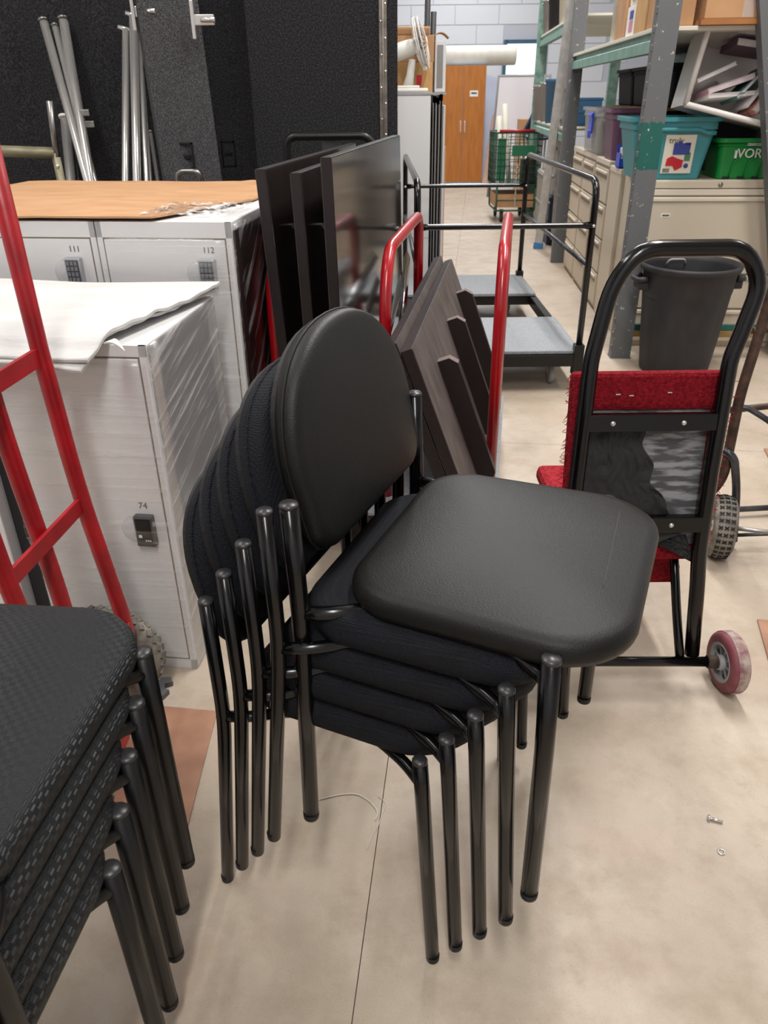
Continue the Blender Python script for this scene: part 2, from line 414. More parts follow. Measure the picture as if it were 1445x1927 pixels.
def copy_thing(src, loc, rotz, label, group=None):
    r = src.copy(); COL.objects.link(r); r.location = loc; r.rotation_euler = (0, 0, rotz); r['label'] = label
    if group: r['group'] = group
    for ch in list(src.children):
        c = ch.copy(); COL.objects.link(c); c.parent = r
        for g in list(ch.children):
            d = g.copy(); COL.objects.link(d); d.parent = c
    return r
def text_bm(txt, size, M, ext=.0004):
    cu = bpy.data.curves.new('lettering', 'FONT'); cu.body = txt; cu.size = size; cu.extrude = ext; cu.resolution_u = 3
    cu.align_x = 'CENTER'; cu.align_y = 'CENTER'
    o = bpy.data.objects.new('lettering', cu); COL.objects.link(o)
    dg = bpy.context.evaluated_depsgraph_get(); me = bpy.data.meshes.new_from_object(o.evaluated_get(dg))
    bm = bmesh.new(); bm.from_mesh(me); bm.transform(M)
    bpy.data.objects.remove(o); bpy.data.curves.remove(cu); bpy.data.meshes.remove(me)
    return bm

# ---------------------------------------------------------------- the room
RX0, RX1, RY0, RY1 = -3.6, 5.2, -3.2, 16.0
bm = NB(); bx(bm, RX0-.3, RX1+.3, RY0-.3, RY1+.3, -.25, -.012)
floor = part('floor', bm, 'seam_dark'); tag(floor, 'beige polished concrete floor with saw-cut joints', 'floor', kind='structure')
fa = math.radians(-6.6); FM = Matrix.Translation((.0, 1.2, 0)) @ Matrix.Rotation(fa, 4, 'Z')
yc = (FM.inverted() @ V(.75, 2.95, 0)).y; g = .0009
xs = [-7.2, -3.6, 0.0, 3.6, 7.2]; ys = [yc-10.8, yc-7.2, yc-3.6, yc, yc+3.6, yc+7.2, yc+10.8, yc+14.4]
def clip_poly(poly):
    def cut(P, ax, val, keep_less):
        out = []
        for i in range(len(P)):
            a, b = P[i], P[(i+1) % len(P)]; ia = (a[ax] <= val) == keep_less; ib = (b[ax] <= val) == keep_less
            if ia: out.append(a)
            if ia != ib:
                t = (val-a[ax])/(b[ax]-a[ax]); out.append(a.lerp(b, t))
        return out
    for ax, val, kl in ((0, RX1, True), (0, RX0, False), (1, RY1, True), (1, RY0, False)):
        if len(poly) >= 3: poly = cut(poly, ax, val, kl)
    return poly
for i in range(len(xs)-1):
    for j in range(len(ys)-1):
        P = [FM @ V(x, y, 0) for x, y in ((xs[i]+g, ys[j]+g), (xs[i+1]-g, ys[j]+g), (xs[i+1]-g, ys[j+1]-g), (xs[i]+g, ys[j+1]-g))]
        P = clip_poly(P)
        if len(P) < 3: continue
        bm = NB(); prism(bm, [(p.x, p.y) for p in P], .012, Matrix.Translation((0, 0, -.012)))
        part('slab', bm, 'concrete', floor)

WX0, WX1, WZ0, WZ1 = 2.30, 2.98, 1.62, 2.12      # small window high in the end wall
bm = NB()
bx(bm, RX0-.3, WX0, RY1, RY1+.3, 0, CEIL); bx(bm, WX1, RX1+.3, RY1, RY1+.3, 0, CEIL)
bx(bm, WX0, WX1, RY1, RY1+.3, 0, WZ0); bx(bm, WX0, WX1, RY1, RY1+.3, WZ1, CEIL)
wb = part('wall_back', bm, 'wall_joint'); tag(wb, 'white painted block wall at the far end of the aisle', 'wall', kind='structure')
BH, BL = .30, .78
for r in range(14):
    off = (r % 2)*BL/2
    for k in range(-2, 8):
        x0 = k*BL - off - .2; x1 = x0+BL; z0 = r*BH; z1 = z0+BH
        if x1 > WX0-.05 and x0 < WX1+.05 and z1 > WZ0-.03 and z0 < WZ1+.03:
            if x0 < WX0-.15: x1 = WX0-.06
            elif x1 > WX1+.15: x0 = WX1+.06
            else: continue
        if x0 > 3.9 or x1 < -1.2 or z0 > CEIL-.2: continue
        bm = NB(); bx(bm, x0+.006, x1-.006, RY1-.012, RY1+.01, z0+.006, min(z1-.006, CEIL-.01), bev=.004)
        part('block', bm, 'wall_paint', wb)
win = NB()
for (a, b, c, d) in ((WX0-.05, WX0+.01, WZ0-.05, WZ1+.05), (WX1-.01, WX1+.05, WZ0-.05, WZ1+.05), (WX0, WX1, WZ0-.05, WZ0+.01), (WX0, WX1, WZ1-.01, WZ1+.05)):
    bx(win, a, b, RY1-.05, RY1+.06, c, d)
wo = part('window_1', win, 'window_frame'); tag(wo, 'small bright window with blue-grey frame high in the far wall', 'window', kind='structure')
bm = NB(); bx(bm, WX0, WX1, RY1+.10, RY1+.106, WZ0, WZ1)
m = bpy.data.materials.new('pane'); m.use_nodes = True; pn = m.node_tree.nodes['Principled BSDF']
pn.inputs['Roughness'].default_value = .05; pn.inputs['Alpha'].default_value = .12; pn.inputs['Base Color'].default_value = (.9, .95, 1, 1); MATS['pane'] = m
part('pane', bm, 'pane', wo)
for nm, a in (('wall_left', (RX0-.3, RX0, RY0-.3, RY1+.3)), ('wall_right', (RX1, RX1+.3, RY0-.3, RY1+.3)), ('wall_front', (RX0, RX1, RY0-.3, RY0))):
    bm = NB(); bx(bm, *a, 0, CEIL); o = part(nm, bm, 'wall_paint')
    tag(o, {'wall_left': 'plain white storeroom wall beyond the carpeted panels', 'wall_right': 'plain white storeroom wall behind the shelving', 'wall_front': 'plain white storeroom wall facing the aisle'}[nm], 'wall', kind='structure')
bm = NB(); bx(bm, RX0-.3, RX1+.3, RY0-.3, RY1+.3, CEIL, CEIL+.2)
tag(part('ceiling', bm, 'ceiling_paint'), 'flat white storeroom ceiling', 'ceiling', kind='structure')
for i, (lx, ly, ll, lw, lc) in enumerate(LAMPS):
    bm = NB(); bx(bm, -.18, .18, -ll/2-.05, ll/2+.05, -.11, 0, bev=.01)
    where = ['above the hand truck', 'above the middle of the aisle', 'above the white lockers', 'above the shopping cart', 'above the wardrobe', 'behind the viewer', 'above the grey rack', 'above the carpeted panels'][i]
    o = part('ceiling_light', bm, 'lamp_body'); o.location = (lx, ly, CEIL); tag(o, 'long white ceiling strip light '+where, 'ceiling light', 'ceiling strip lights')

# ---------------------------------------------------------------- stacking chairs
# local x = forward, y = to the far side, origin on the floor midway between the two rear feet
def make_chair(name, label, spec):
    W = spec['W']; h = W/2; r = spec['r']; met = spec['metal']
    t = thing(name, label, 'chair')
    for s in (-1, 1):
        bm = NB(); P = [V(x, s*h, z) for x, z in spec['rear']]
        tube(bm, fillet(P, .05), r, 14); o = part('rear_leg', bm, met, t)
        cp = NB(); a = P[-1]; lathe(cp, [(r*1.01, 0), (r*1.01, .003), (r*.88, .0055), (0, .006)], 14, a); part('end_cap', cp, 'tube_cap', o)
        cp = NB(); a = P[0]; lathe(cp, [(r*.9, 0), (r*1.0, .002), (r*1.03, .012)], 14, a); part('foot_cap', cp, 'black_flat', o)
        bm = NB(); P = [V(x, s*h, z) for x, z in spec['front']]
        tube(bm, fillet(P, .03), r, 14); o = part('front_leg', bm, met, t)
        cp = NB(); lathe(cp, [(r*1.01, 0), (r*1.01, .003), (r*.88, .0055), (0, .006)], 14, P[-1]); part('end_cap', cp, 'tube_cap', o)
        cp = NB(); lathe(cp, [(r*.9, 0), (r*1.0, .002), (r*1.03, .012)], 14, P[0]); part('foot_cap', cp, 'black_flat', o)
        # side rail: leaves the rear leg, swings in under the seat, returns to the front leg
        zr = spec['zrail']; xr = spec['rear'][1][0]; xf = spec['front'][-1][0]
        bm = NB(); tube(bm, fillet([V(xr, s*h, zr), V(xr+.045, s*(h-.012), zr+.004), V(xr+.10, s*(h-.055), zr), V(xf-.10, s*(h-.055), zr-.002), V(xf-.03, s*(h-.02), zr-.004), V(xf, s*h, zr-.01)], .04), r*.8, 10)
        part('seat_rail', bm, met, t)
    bm = NB(); zr = spec['zrail']
    for x in (xr+.12, xf-.11): box(bm, (x, 0, zr), (.022, W-.11, .016), bev=.003)
    part('cross_rail', bm, met, t)
    x0, x1 = spec['seat_x']; sw = spec['seat_w']/2
    out = rrect(x0, x1, -sw, sw, .09, 8, (.075, .10, .10, .075))
    out = [(x, y*(1-.09*max(0, (x0+.16-x)/.16)**1.5)) for x, y in out]
    out = [(x+.012*(1-(y/sw)**2)*max(0, (x-.28)/.17), y) for x, y in out]
    bm = NB(); pad(bm, out, spec['seat_t'], .012, Matrix.Translation((0, 0, spec['zrail']+.008)), spec['wob'], spec['seed']); tree = BVHTree.FromBMesh(bm); st = part('seat', bm, spec['cloth'], t)
    bm = NB(); pan = [(x0+(x-x0)*.9+.02, y*.9) for x, y in out]; prism(bm, pan, .008, Matrix.Translation((0, 0, spec['zrail']+.001))); part('seat_pan', bm, 'black_flat', st)
    if spec.get('crease'):
        pts = []
        for k in range(15):
            y = -.085+.235*k/14; hit = tree.ray_cast(V(.404-.010*(k/14), y, 1), V(0, 0, -1))[0]; pts.append(hit+V(0, 0, .0002))
        bm = NB(); tube(bm, pts, .0008, 5); part('crease', bm, 'crease_grey', st)
    # back pad: round top, straight bottom with rounded corners, leaning back
    bw = spec['back_w']/2; bh = spec['back_h']; o2 = []
    rc = .05
    for k in range(9):
        a = PI+.5*PI*k/8; o2.append((-bw*.97+rc+rc*math.cos(a), rc+rc*math.sin(a)))
    for k in range(9):
        a = 1.5*PI+.5*PI*k/8; o2.append((bw*.97-rc+rc*math.cos(a), rc+rc*math.sin(a)))
    for k in range(0, 25):
        a = PI*k/24; ca = math.cos(a); sa = math.sin(a)
        o2.append((bw*math.copysign(abs(ca)**spec.get('sh', .88), ca), bh*.40+bh*.60*sa**(spec.get('sh', .88)+.06)))
    tl = spec['tilt']; zx = V(0, 1, 0); up = V(-math.sin(tl), 0, math.cos(tl)); fw = zx.cross(up)
    if fw.x < 0: zx = -zx; fw = -fw
    M = frame(V(spec['back_x'], spec.get('back_y', 0), spec['back_z']), zx, up, fw)
    bm = NB(); pad(bm, o2, spec['back_t'], .012, M, spec['wob']*.6, spec['seed']+3, under=.96); bk = part('backrest', bm, spec['cloth'], t)
    # piping seam round the rim and the rear shell
    n = len(o2); cx = 0; cy = sum(p[1] for p in o2)/n
    bm = NB(); pts = [M @ V(x*1.004, cy+(y-cy)*1.004, spec['back_t']*.42) for x, y in o2]; tube(bm, pts+[pts[0]], .0022, 6, caps=False); part('piping', bm, spec['cloth'], bk)
    bm = NB(); prism(bm, [(x*.95, cy+(y-cy)*.95) for x, y in o2], .012, M @ Matrix.Translation((0, 0, -.010))); part('rear_shell', bm, 'black_flat', bk)
    return t
FAB = dict(W=.478, r=.0116, metal='black_gloss', cloth='navy_weave', wob=.006, seed=1, sh=.74,
           rear=[(0, 0), (.0476, .43), (.0448, .651)], front=[(.4105, 0), (.386, .395), (.381, .4576)], zrail=.428,
           seat_x=(.052, .436), seat_w=.445, seat_t=.050, back_x=.012, back_y=.022, back_z=.500, back_w=.415, back_h=.292, back_t=.040, tilt=math.radians(13))
YAW = -.3918; f_ = V(math.cos(YAW), math.sin(YAW), 0); l_ = V(-math.sin(YAW), math.cos(YAW), 0)
base = V(-.3048, .9325, 0) + l_*FAB['W']/2
STK = ['navy fabric stacking chair standing on the floor, lowest of the middle stack',
       'navy fabric stacking chair second from the floor in the middle stack',
       'navy fabric stacking chair third from the floor in the middle stack',
       'navy fabric stacking chair directly under the smooth vinyl chair']
c0 = make_chair('stacking_chair', STK[0], FAB); c0['group'] = 'fabric chairs in the middle stack'
for i in range(4):
    p = base + f_*(.0386*i) + V(0, 0, .0575*i)
    if i == 0: c0.location = p; c0.rotation_euler.z = YAW
    else: copy_thing(c0, p, YAW, STK[i])
VIN = dict(FAB, sh=.9, W=.462, r=.0134, cloth='black_vinyl', crease=True, wob=.002, seed=5, rear=[(0, 0), (.010, .42), (.004, .600)],
           front=[(.376, 0), (.372, .30), (.367, .455)], zrail=.428, seat_x=(.055, .452), seat_w=.452, seat_t=.040, back_x=-.012, back_y=.026, back_z=.478, back_w=.408, back_h=.315, tilt=math.radians(12))
y2 = -.41; f2 = V(math.cos(y2), math.sin(y2), 0); l2 = V(-math.sin(y2), math.cos(y2), 0)
cv = make_chair('stacking_chair', 'smooth black vinyl stacking chair on top of the navy fabric chairs', VIN)
cv.location = V(-.3029, .9404, 0) + f2*.18 + l2*(.02+VIN['W']/2) + V(0, 0, .225); cv.rotation_euler.z = y2

# near stack at the left: patterned seats, facing away down the room
PAT = dict(FAB, W=.50, r=.0140, metal='black_satin', cloth='black_basket', wob=.003, seed=9, rear=[(-.025, 0), (-.012, .42), (-.03, .58)],
           front=[(.40, 0), (.398, .30), (.396, .445)], zrail=.425, seat_x=(-.01, .462), seat_w=.50, seat_t=.042, back_z=.55)
NS = ['black basket-weave chair standing on the floor, lowest of the near stack', 'black basket-weave chair second from the floor in the near stack',
      'black basket-weave chair in the middle of the near stack', 'black basket-weave chair just under the topmost of the near stack',
      'black basket-weave chair on top of the near stack, its patterned seat in full view']
cp0 = None; NYAW = PI/2-.095; YF = V(math.cos(NYAW), math.sin(NYAW), 0); YR = V(-math.sin(NYAW), math.cos(NYAW), 0)
for i in range(5):
    p = V(-.352+.004*i, .627+.050*i, .046*i) - YF*.396 - YR*(PAT['W']/2)*-1
    if i == 0: cp0 = make_chair('stacking_chair', NS[0], PAT); cp0['group'] = 'patterned chairs in the near stack'; cp0.location = p; cp0.rotation_euler.z = NYAW
    else: copy_thing(cp0, p, NYAW, NS[i])

# ---------------------------------------------------------------- wrapped lockers
LR = math.radians(-7.0)
def keypad(parent, x, z, dark, keys, w=.046, h=.080):
    """electronic lock on a door: bubble of clear packing, body, key field (local door plane y=0, front is -y)"""
    bm = NB(); bx(bm, x-w/2, x+w/2, -.022, -.001, z-h/2, z+h/2, bev=.004); k = part('lock', bm, 'keypad_body' if not dark else 'keypad_dark', parent)
    bm = NB(); bx(bm, x-w/2+.006, x+w/2-.005, -.0245, -.021, z-h/2+.014, z+h/2-.006); part('key_field', bm, 'keypad_dark' if not dark else 'black_gloss', k)
    bm = NB()
    if keys:
        for r in range(4):
            for c in range(3):
                cx = x-w/2+.0125+c*.0110; cz = z+h/2-.014-r*.0142
                bx(bm, cx-.0038, cx+.0038, -.0262, -.024, cz-.0050, cz+.0050)
    else:
        for c in range(3): bx(bm, x+.002+c*.005, x+.005+c*.005, -.0255, -.024, z-.022, z-.019)
        bx(bm, x-.013, x-.005, -.0255, -.024, z-.013, z-.006)
    part('keys', bm, 'paper_white' if not keys else 'keypad_key', k)
    bm = NB(); M = frame((x-w/2-.004, -.001, z), (1, 0, 0), (0, 0, 1), (0, -1, 0))
    lathe(bm, [(.034, 0), (.032, .010), (.022, .018), (0, .021)], 20, M=M); part('packing_bubble', bm, 'blister', k)
def locker(name, label, org, w, h, d, door_top, num, num_z, lock_z, dark=False, keys=True, group=None, film_side=None):
    t = thing(name, label, 'locker', org, LR, group)
    bm = NB(); bx(bm, -w, 0, .004, d, 0, h, bev=.003); part('body', bm, 'locker_white', t)
    bm = NB()
    for a in ((-w, -w+.016, 0, h), (-.016, 0, 0, h), (-w, 0, door_top+.004, h), (-w, 0, 0, .03)): bx(bm, a[0]+.0006, a[1]-.0006, -.002, .006, a[2]+.0005, a[3]-.0005)
    part('face_frame', bm, 'locker_white', t)
    bm = NB(); bx(bm, -w+.019, -.019, -.004, .002, .034, door_top, bev=.002); dr = part('door', bm, 'locker_white', t)
    bm = NB(); bx(bm, -w+.016, -.016, -.001, .0045, .030, door_top+.004); part('door_gap', bm, 'seam_dark', t)
    if num:
        part('number', text_bm(num, .022, frame((-.066, -.0046, num_z), (1, 0, 0), (0, 0, 1), (0, -1, 0))), 'print_grey', dr)
        keypad(dr, -.066 if dark else -.072, lock_z, dark, keys)
    return t
# front unit, door 74
L74 = locker('locker', 'low white locker numbered 74 wrapped in film under the foam sheet', (-.489, 1.539, 0), .362, .855, .45, .826, '74', .479, .418, dark=True, keys=False)
bm = NB(); sheet(bm, lambda u, v: (.003+.002*noise.noise(V(u*3, v*9, 1)), .002+.446*u, .004+.848*v), 6, 30, .0006); part('stretch_film', bm, 'film_side', L74)
bm = NB(); sheet(bm, lambda u, v: (-.36+.358*u, -.030+.003*noise.noise(V(u*3, v*12, 5))+(.022*min(1, abs(v-.49)*9)), .004+.815*v), 8, 40, .0006); part('stretch_film', bm, 'film_front', L74)
# back row, doors 111 and 112 and a unit further left
l112 = locker('locker', 'white locker numbered 112 at the corner under the cardboard', (-.392, 2.10, 0), .372, 1.017, .50, .972, '112', .946, .886, group='white lockers in the back row')
bm = NB(); sheet(bm, lambda u, v: (.013+.004*noise.noise(V(u*3, v*6, 2))-.009*(1-min(1, u*8)), .002+.98*u, .02+.99*v), 16, 40, .0006); part('stretch_film', bm, 'film_dark', l112)
bm = NB(); sheet(bm, lambda u, v: (-.37+.372*u, -.032+.003*noise.noise(V(u*3, v*12, 7)), .3+.68*v), 8, 40, .0006); part('stretch_film', bm, 'film_front', l112)
c7, s7 = math.cos(LR), math.sin(LR)
def lp(x, y, z=0): return V(-.392+c7*x-s7*y, 2.10+s7*x+c7*y, z)
l111 = locker('locker', 'white locker numbered 111 left of the corner unit', lp(-.375, 0), .372, 1.017, .50, .972, '111', .946, .886, group='white lockers in the back row')
locker('locker', 'white locker at the left edge behind the red hand truck', lp(-.75, 0), .372, 1.017, .50, .972, '', 0, 0, group='white lockers in the back row')
for i, lb in enumerate(('white locker backing onto number 112 beneath the cardboard end', 'white locker backing onto number 111 beneath the cardboard', 'white locker at the far left under the back of the cardboard')):
    t = thing('locker', lb, 'locker', lp(-.375*i, .505), LR, 'white lockers in the back row'); bm = NB(); bx(bm, -.372, 0, 0, .47, 0, 1.017, bev=.003); part('body', bm, 'locker_white', t)
# dark wrapped side board of the corner unit
bm = NB(); bx(bm, .001, .007, .012, .97, 0, .995, bev=.001); o = part('side_board', bm, 'espresso'); o.location = lp(0, 0); o.rotation_euler.z = LR
tag(o, 'dark brown board strapped to the side of locker 112 under shiny film', 'board')
# what stands left of locker 74
bm = NB(); bx(bm, -.418, -.372, .02, .40, 0, .84, bev=.003); o = part('panel', bm, 'bin_dark'); o.location = (-.489, 1.539, 0); o.rotation_euler.z = LR
tag(o, 'dark charcoal panel on edge between locker 74 and the white board', 'panel')
bm = NB(); bx(bm, -.80, -.424, -.01, .40, 0, .84, bev=.003); bx(bm, -.468, -.446, -.016, -.008, .02, .82); o = part('locker_carcass', bm, 'locker_white'); o.location = (-.489, 1.539, 0); o.rotation_euler.z = LR
tag(o, 'white carcass left of the charcoal panel, behind the red hand truck', 'locker')

# cardboard lying over the back row: two halves with a fold, ragged front edge
def card(u, v):
    # u 0..1 left to right, v 0..1 front to back
    xf = -1.13+ (1.13-.055)*u; fr = -.010+.012*noise.noise(V(u*11, 3, 0)); x = xf+ (0.03*v)
    fold = .004*max(0, 1-abs(u-(.45+.38*v))*26)
    y = fr+(.985-fr)*v
    if u > .86: y = max(y, (u-.86)/.14*.40*(1-v)+y*1.0)
    p = lp(x, y); return (p.x, p.y, 1.024+fold+.004*noise.noise(V(u*4, v*4, 8))+ (.004 if v < .03 else 0))
bm = NB(); sheet(bm, card, 90, 24, .005, smooth=False); cb = solo('cardboard_sheet', bm, 'cardboard', lp(-.55, .5, 1.02), 'flattened brown cardboard sheet covering the tops of the back lockers', 'cardboard')
def crumple(u, v):
    p = lp(-.26+.25*u, .03+.26*v); return (p.x, p.y, 1.030+.009*abs(noise.noise(V(u*7, v*9, 3)))+.006*noise.noise(V(u*20, v*16, 1)))
bm = NB(); sheet(bm, crumple, 26, 26, .0008, smooth=False); solo('plastic_film', bm, 'film_crumple', lp(-.16, .2, 1.02), 'crumpled clear film at the corner of the cardboard', 'film')

# foam sheets over locker 74 and its neighbour, drooping over the front
def foam(u, v, lift=0., fo=0.):
    x = -.80 + (.80-.095+fo)*u; x += .11*v*u; x = min(x, .02)
    y = -.10+fo + .545*v; w_ = .014*noise.noise(V(u*2.4+lift*50, v*2.4, 2))+.005*noise.noise(V(u*2, v*12, 4+lift*90))
    z = .872+lift+w_
    if y < .0: z -= (.010+ .42*abs(y))*min(1, -y/.05)*(.45+.3*u); 
    X = -.489+c7*x-s7*y; Yy = 1.539+s7*x+c7*y
    return (X, Yy, z)
f0 = thing('foam_sheet', 'white foam packing sheets draped over locker 74', 'foam sheet', (-.489, 1.539, .86))
for q, (lf, fo) in enumerate(((0., 0.), (.011, .012))):
    bm = NB(); sheet(bm, lambda u, v: foam(u, v, lf, fo), 60, 60, .006); part('layer', bm, 'foam', f0, off=(-.489, 1.539, .86))
def tongue(u, v):
    p0 = atz(205, 642, .885); p1 = atz(236, 664, .872); p = p0.lerp(p1, u); return (p.x+(v-.5)*.012*(1-u), p.y+(v-.5)*.03*(1-u), p.z+.008*math.sin(u*3))
bm = NB(); sheet(bm, tongue, 8, 4, .003); part('torn_corner', bm, 'foam', f0, off=(-.489, 1.539, .86))

# ---------------------------------------------------------------- red hand truck at the left
ht = thing('hand_truck', 'red hand truck with flat cross bars in front of locker 74', 'hand truck', (-.62, 1.25, 0))
def red_rail(name, pts, r=.0165): bm = NB(); tube(bm, fillet(pts, .12), r, 14); return part(name, bm, 'red_worn', ht, off=(-.62, 1.25, 0))
red_rail('rail', [V(-.60, 1.40, .15), V(-.582, 1.378, .26), V(-.621, 1.38, .594), V(-.634, 1.38, .90), V(-.640, 1.38, 1.40)])
red_rail('rail', [V(-.62, 1.075, .15), V(-.61, 1.08, .28), V(-.650, 1.085, .594), V(-.660, 1.085, .90), V(-.665, 1.085, 1.40)])
red_rail('rail', [V(-.635, 1.235, .14), V(-.640, 1.24, .42), V(-.675, 1.25, .80), V(-.685, 1.25, 1.38)])
for a, b in ((V(-.618, 1.38, .575), V(-.647, 1.085, .575)), (V(-.634, 1.38, .885), V(-.659, 1.085, .885)), (V(-.575, 1.372, .26), V(-.60, 1.08, .26))):
    d = (b-a).normalized(); bm = NB(); M = frame((a+b)/2, d, V(1, 0, 0).cross(d)*-1 if False else V(0, 0, 1).cross(d).cross(d)*-1, V(0, 0, 1).cross(d)*-1)
    box(bm, (0, 0, 0), ((b-a).length, .034, .008), M, .001); part('cross_bar', bm, 'red_worn', ht, off=(-.62, 1.25, 0))
bm = NB(); tube(bm, [V(-.665, .99, .135), V(-.665, 1.46, .135)], .011, 12); part('axle', bm, 'zinc', ht, off=(-.62, 1.25, 0))
for yy, s in ((1.43, 1), (1.02, -1)):
    M = frame((-.665, yy, .135), (1, 0, 0), (0, 0, 1), (0, -1, 0))
    bm = NB(); lathe(bm, [(.075, -.024), (.112, -.030), (.130, -.020), (.135, 0), (.130, .020), (.112, .030), (.075, .024)], 40, M=M); wt = part('wheel', bm, 'tyre_light', ht, off=(-.62, 1.25, 0))
    bm = NB()
    for k in range(36):
        a = 2*PI*k/36
        for q in (-1, 1):
            Mk = M @ Matrix.Rotation(a+q*.04, 4, 'Z') @ Matrix.Translation((.132, 0, q*.010)) @ Matrix.Rotation(q*.6, 4, 'X'); box(bm, (0, 0, 0), (.007, .013, .014), Mk)
    part('tread', bm, 'tyre_dusty', wt, off=(-.62, 1.25, 0))
    bm = NB(); lathe(bm, [(.03, -.035), (.074, -.022), (.074, .022), (.03, .035)], 24, M=M); part('hub', bm, 'hub_white', wt, off=(-.62, 1.25, 0))
    bm = NB(); tube(bm, [V(-.665, yy-.04*s, .135), V(-.58, yy-.05*s, .24)], .012, 8); part('wheel_bracket', bm, 'red_worn', ht, off=(-.62, 1.25, 0))
bm = NB(); bx(bm, -.80, -.60, 1.09, 1.33, .012, .02); bx(bm, -.60, -.592, 1.09, 1.33, .012, .12); part('toe_plate', bm, 'red_worn', ht, off=(-.62, 1.25, 0))

# ---------------------------------------------------------------- carpeted panels behind the lockers
def cpanel(label, pts, th, m='carpet_black', name='carpeted_panel'):
    """upright slab: pts = (x,y) at both ends, z0, z1, lean in x of the top"""
    (xa, ya), (xb, yb), z0, z1, lx, ly = pts
    t = thing(name, label, 'panel', ((xa+xb)/2, (ya+yb)/2, 0))
    d = V(xb-xa, yb-ya, 0).normalized(); nrm = V(-d.y, d.x, 0)*th
    b = [V(xa, ya, z0), V(xb, yb, z0), V(xb, yb, z0)+nrm, V(xa, ya, z0)+nrm]
    top = [p+V(lx, ly, z1-z0) for p in b]
    bm = NB(); hexa(bm, b, top); part('board', bm, m, t, off=t.location); return t
pf = cpanel('tall black carpeted panel with a riveted hinge strip', ((-.585, 3.98), (.085, 3.98), 0, 2.35, 0, 0), .10)
def on_front(x, z): return V(x, 3.98, z)
hx0, hx1 = at(714, 120, 3.98).x, at(728, 120, 3.98).x
bm = NB(); bx(bm, hx0, (hx0+hx1)/2-.001, 3.974, 3.981, .05, 2.33); bx(bm, (hx0+hx1)/2+.001, hx1, 3.974, 3.981, .05, 2.33)
tube(bm, [V((hx0+hx1)/2, 3.972, .05), V((hx0+hx1)/2, 3.972, 2.33)], .004, 8); hs = part('hinge', bm, 'hinge_steel', pf, off=pf.location)
for k in range(34):
    z = .12+k*.064; x = hx0+.007 if k % 2 else hx1-.007
    if k % 4 == 1: x = hx0+.010
    bm = NB(); lathe(bm, [(.0055, 0), (.0045, .0035), (0, .005)], 8, M=frame((x, 3.974, z), (1, 0, 0), (0, 0, 1), (0, -1, 0))); part('rivet', bm, 'chrome', hs, off=pf.location)
cpanel('narrow black carpeted panel in the shadow between the taller panels', ((-.70, 4.30), (-.52, 4.10), 0, 2.3, 0, 0), .05)
pl_ = cpanel('leaning charcoal carpeted panel with metal corner latches', ((-.915, 3.62), (-.68, 3.72), 0, 2.30, -.115, .20), .075, 'carpet_charcoal')
def hardware(P, s, m, kind):
    t = []
    bm = NB(); x, y, z = P
    if kind == 'latch':
        bx(bm, x-.045, x+.045, y-.018, y, z-.02, z+.02, bev=.003); bx(bm, x-.05, x-.035, y-.03, y-.01, z-.07, z+.07, bev=.003); tube(bm, [V(x-.01, y-.025, z), V(x+.05, y-.025, z)], .010, 8)
    else:
        for a in ((x-.035, x-.026, z-.06, z+.06), (x+.026, x+.035, z-.06, z+.06), (x-.035, x+.035, z-.06, z-.048), (x-.035, x+.035, z+.048, z+.06), (x-.02, x+.02, z-.01, z+.01)): bx(bm, a[0], a[1], y-.012, y, a[2], a[3], bev=.002)
    return bm
for px, py, k, mm in ((272, 22, 'latch', 'chrome'), (384, 38, 'latch', 'chrome'), (351, 295, 'plate', 'black_satin'), (430, 290, 'plate', 'black_satin')):
    yy = 3.62+.20*(at(px, py, 3.74).z)/2.3+.05 if px < 400 else 4.14
    P = at(px, py, yy); part('corner_latch' if k == 'latch' else 'latch_plate', hardware(P, 1, mm, k), mm, pl_ if px < 400 else pf, off=(pl_ if px < 400 else pf).location)
P = at(357, 331, 3.68); bm = NB(); tube(bm, fillet([P+V(-.05, 0, -.06), P+V(-.05, -.02, .02), P+V(.05, -.02, .02), P+V(.05, 0, -.06)], .03), .012, 8); part('handle', bm, 'zinc', pl_, off=pl_.location)
cpanel('wide black carpeted panel behind the leaning chrome poles', ((-2.35, 4.45), (-.62, 4.40), 0, 2.5, 0, 0), .10)

# chrome poles leaning on the wide panel: top pixel, depth there, foot
POL = [((82, 40), (166, 344), .030, 'plain', 'chrome pole leaning furthest left against the carpeted panel'), ((104, 50), (178, 344), .024, 'plain', 'thin chrome pole between the two thick poles on the left'),
       ((119, 37), (172, 344), .032, 'clamp', 'chrome pole with a square clamp partway down'), ((237, 56), (236, 344), .026, 'hook', 'chrome pole with a small hooked top in the right bundle'),
       ((251, 30), (258, 344), .030, 'hook', 'tallest chrome pole with a hooked top beside the charcoal panel'), ((262, 70), (276, 344), .018, 'plain', 'thin chrome rod beside the tallest pole'),
       ((268, 140), (283, 344), .014, 'plain', 'slim chrome rod second from the charcoal panel'), ((283, 250), (297, 344), .014, 'plain', 'short chrome rod nearest the charcoal panel'),
       ((122, 222), (134, 344), .034, 'cap', 'stubby chrome tube with a white cap standing behind the cardboard'), ((138, 262), (148, 344), .016, 'plain', 'thin pinkish rod behind the cardboard')]
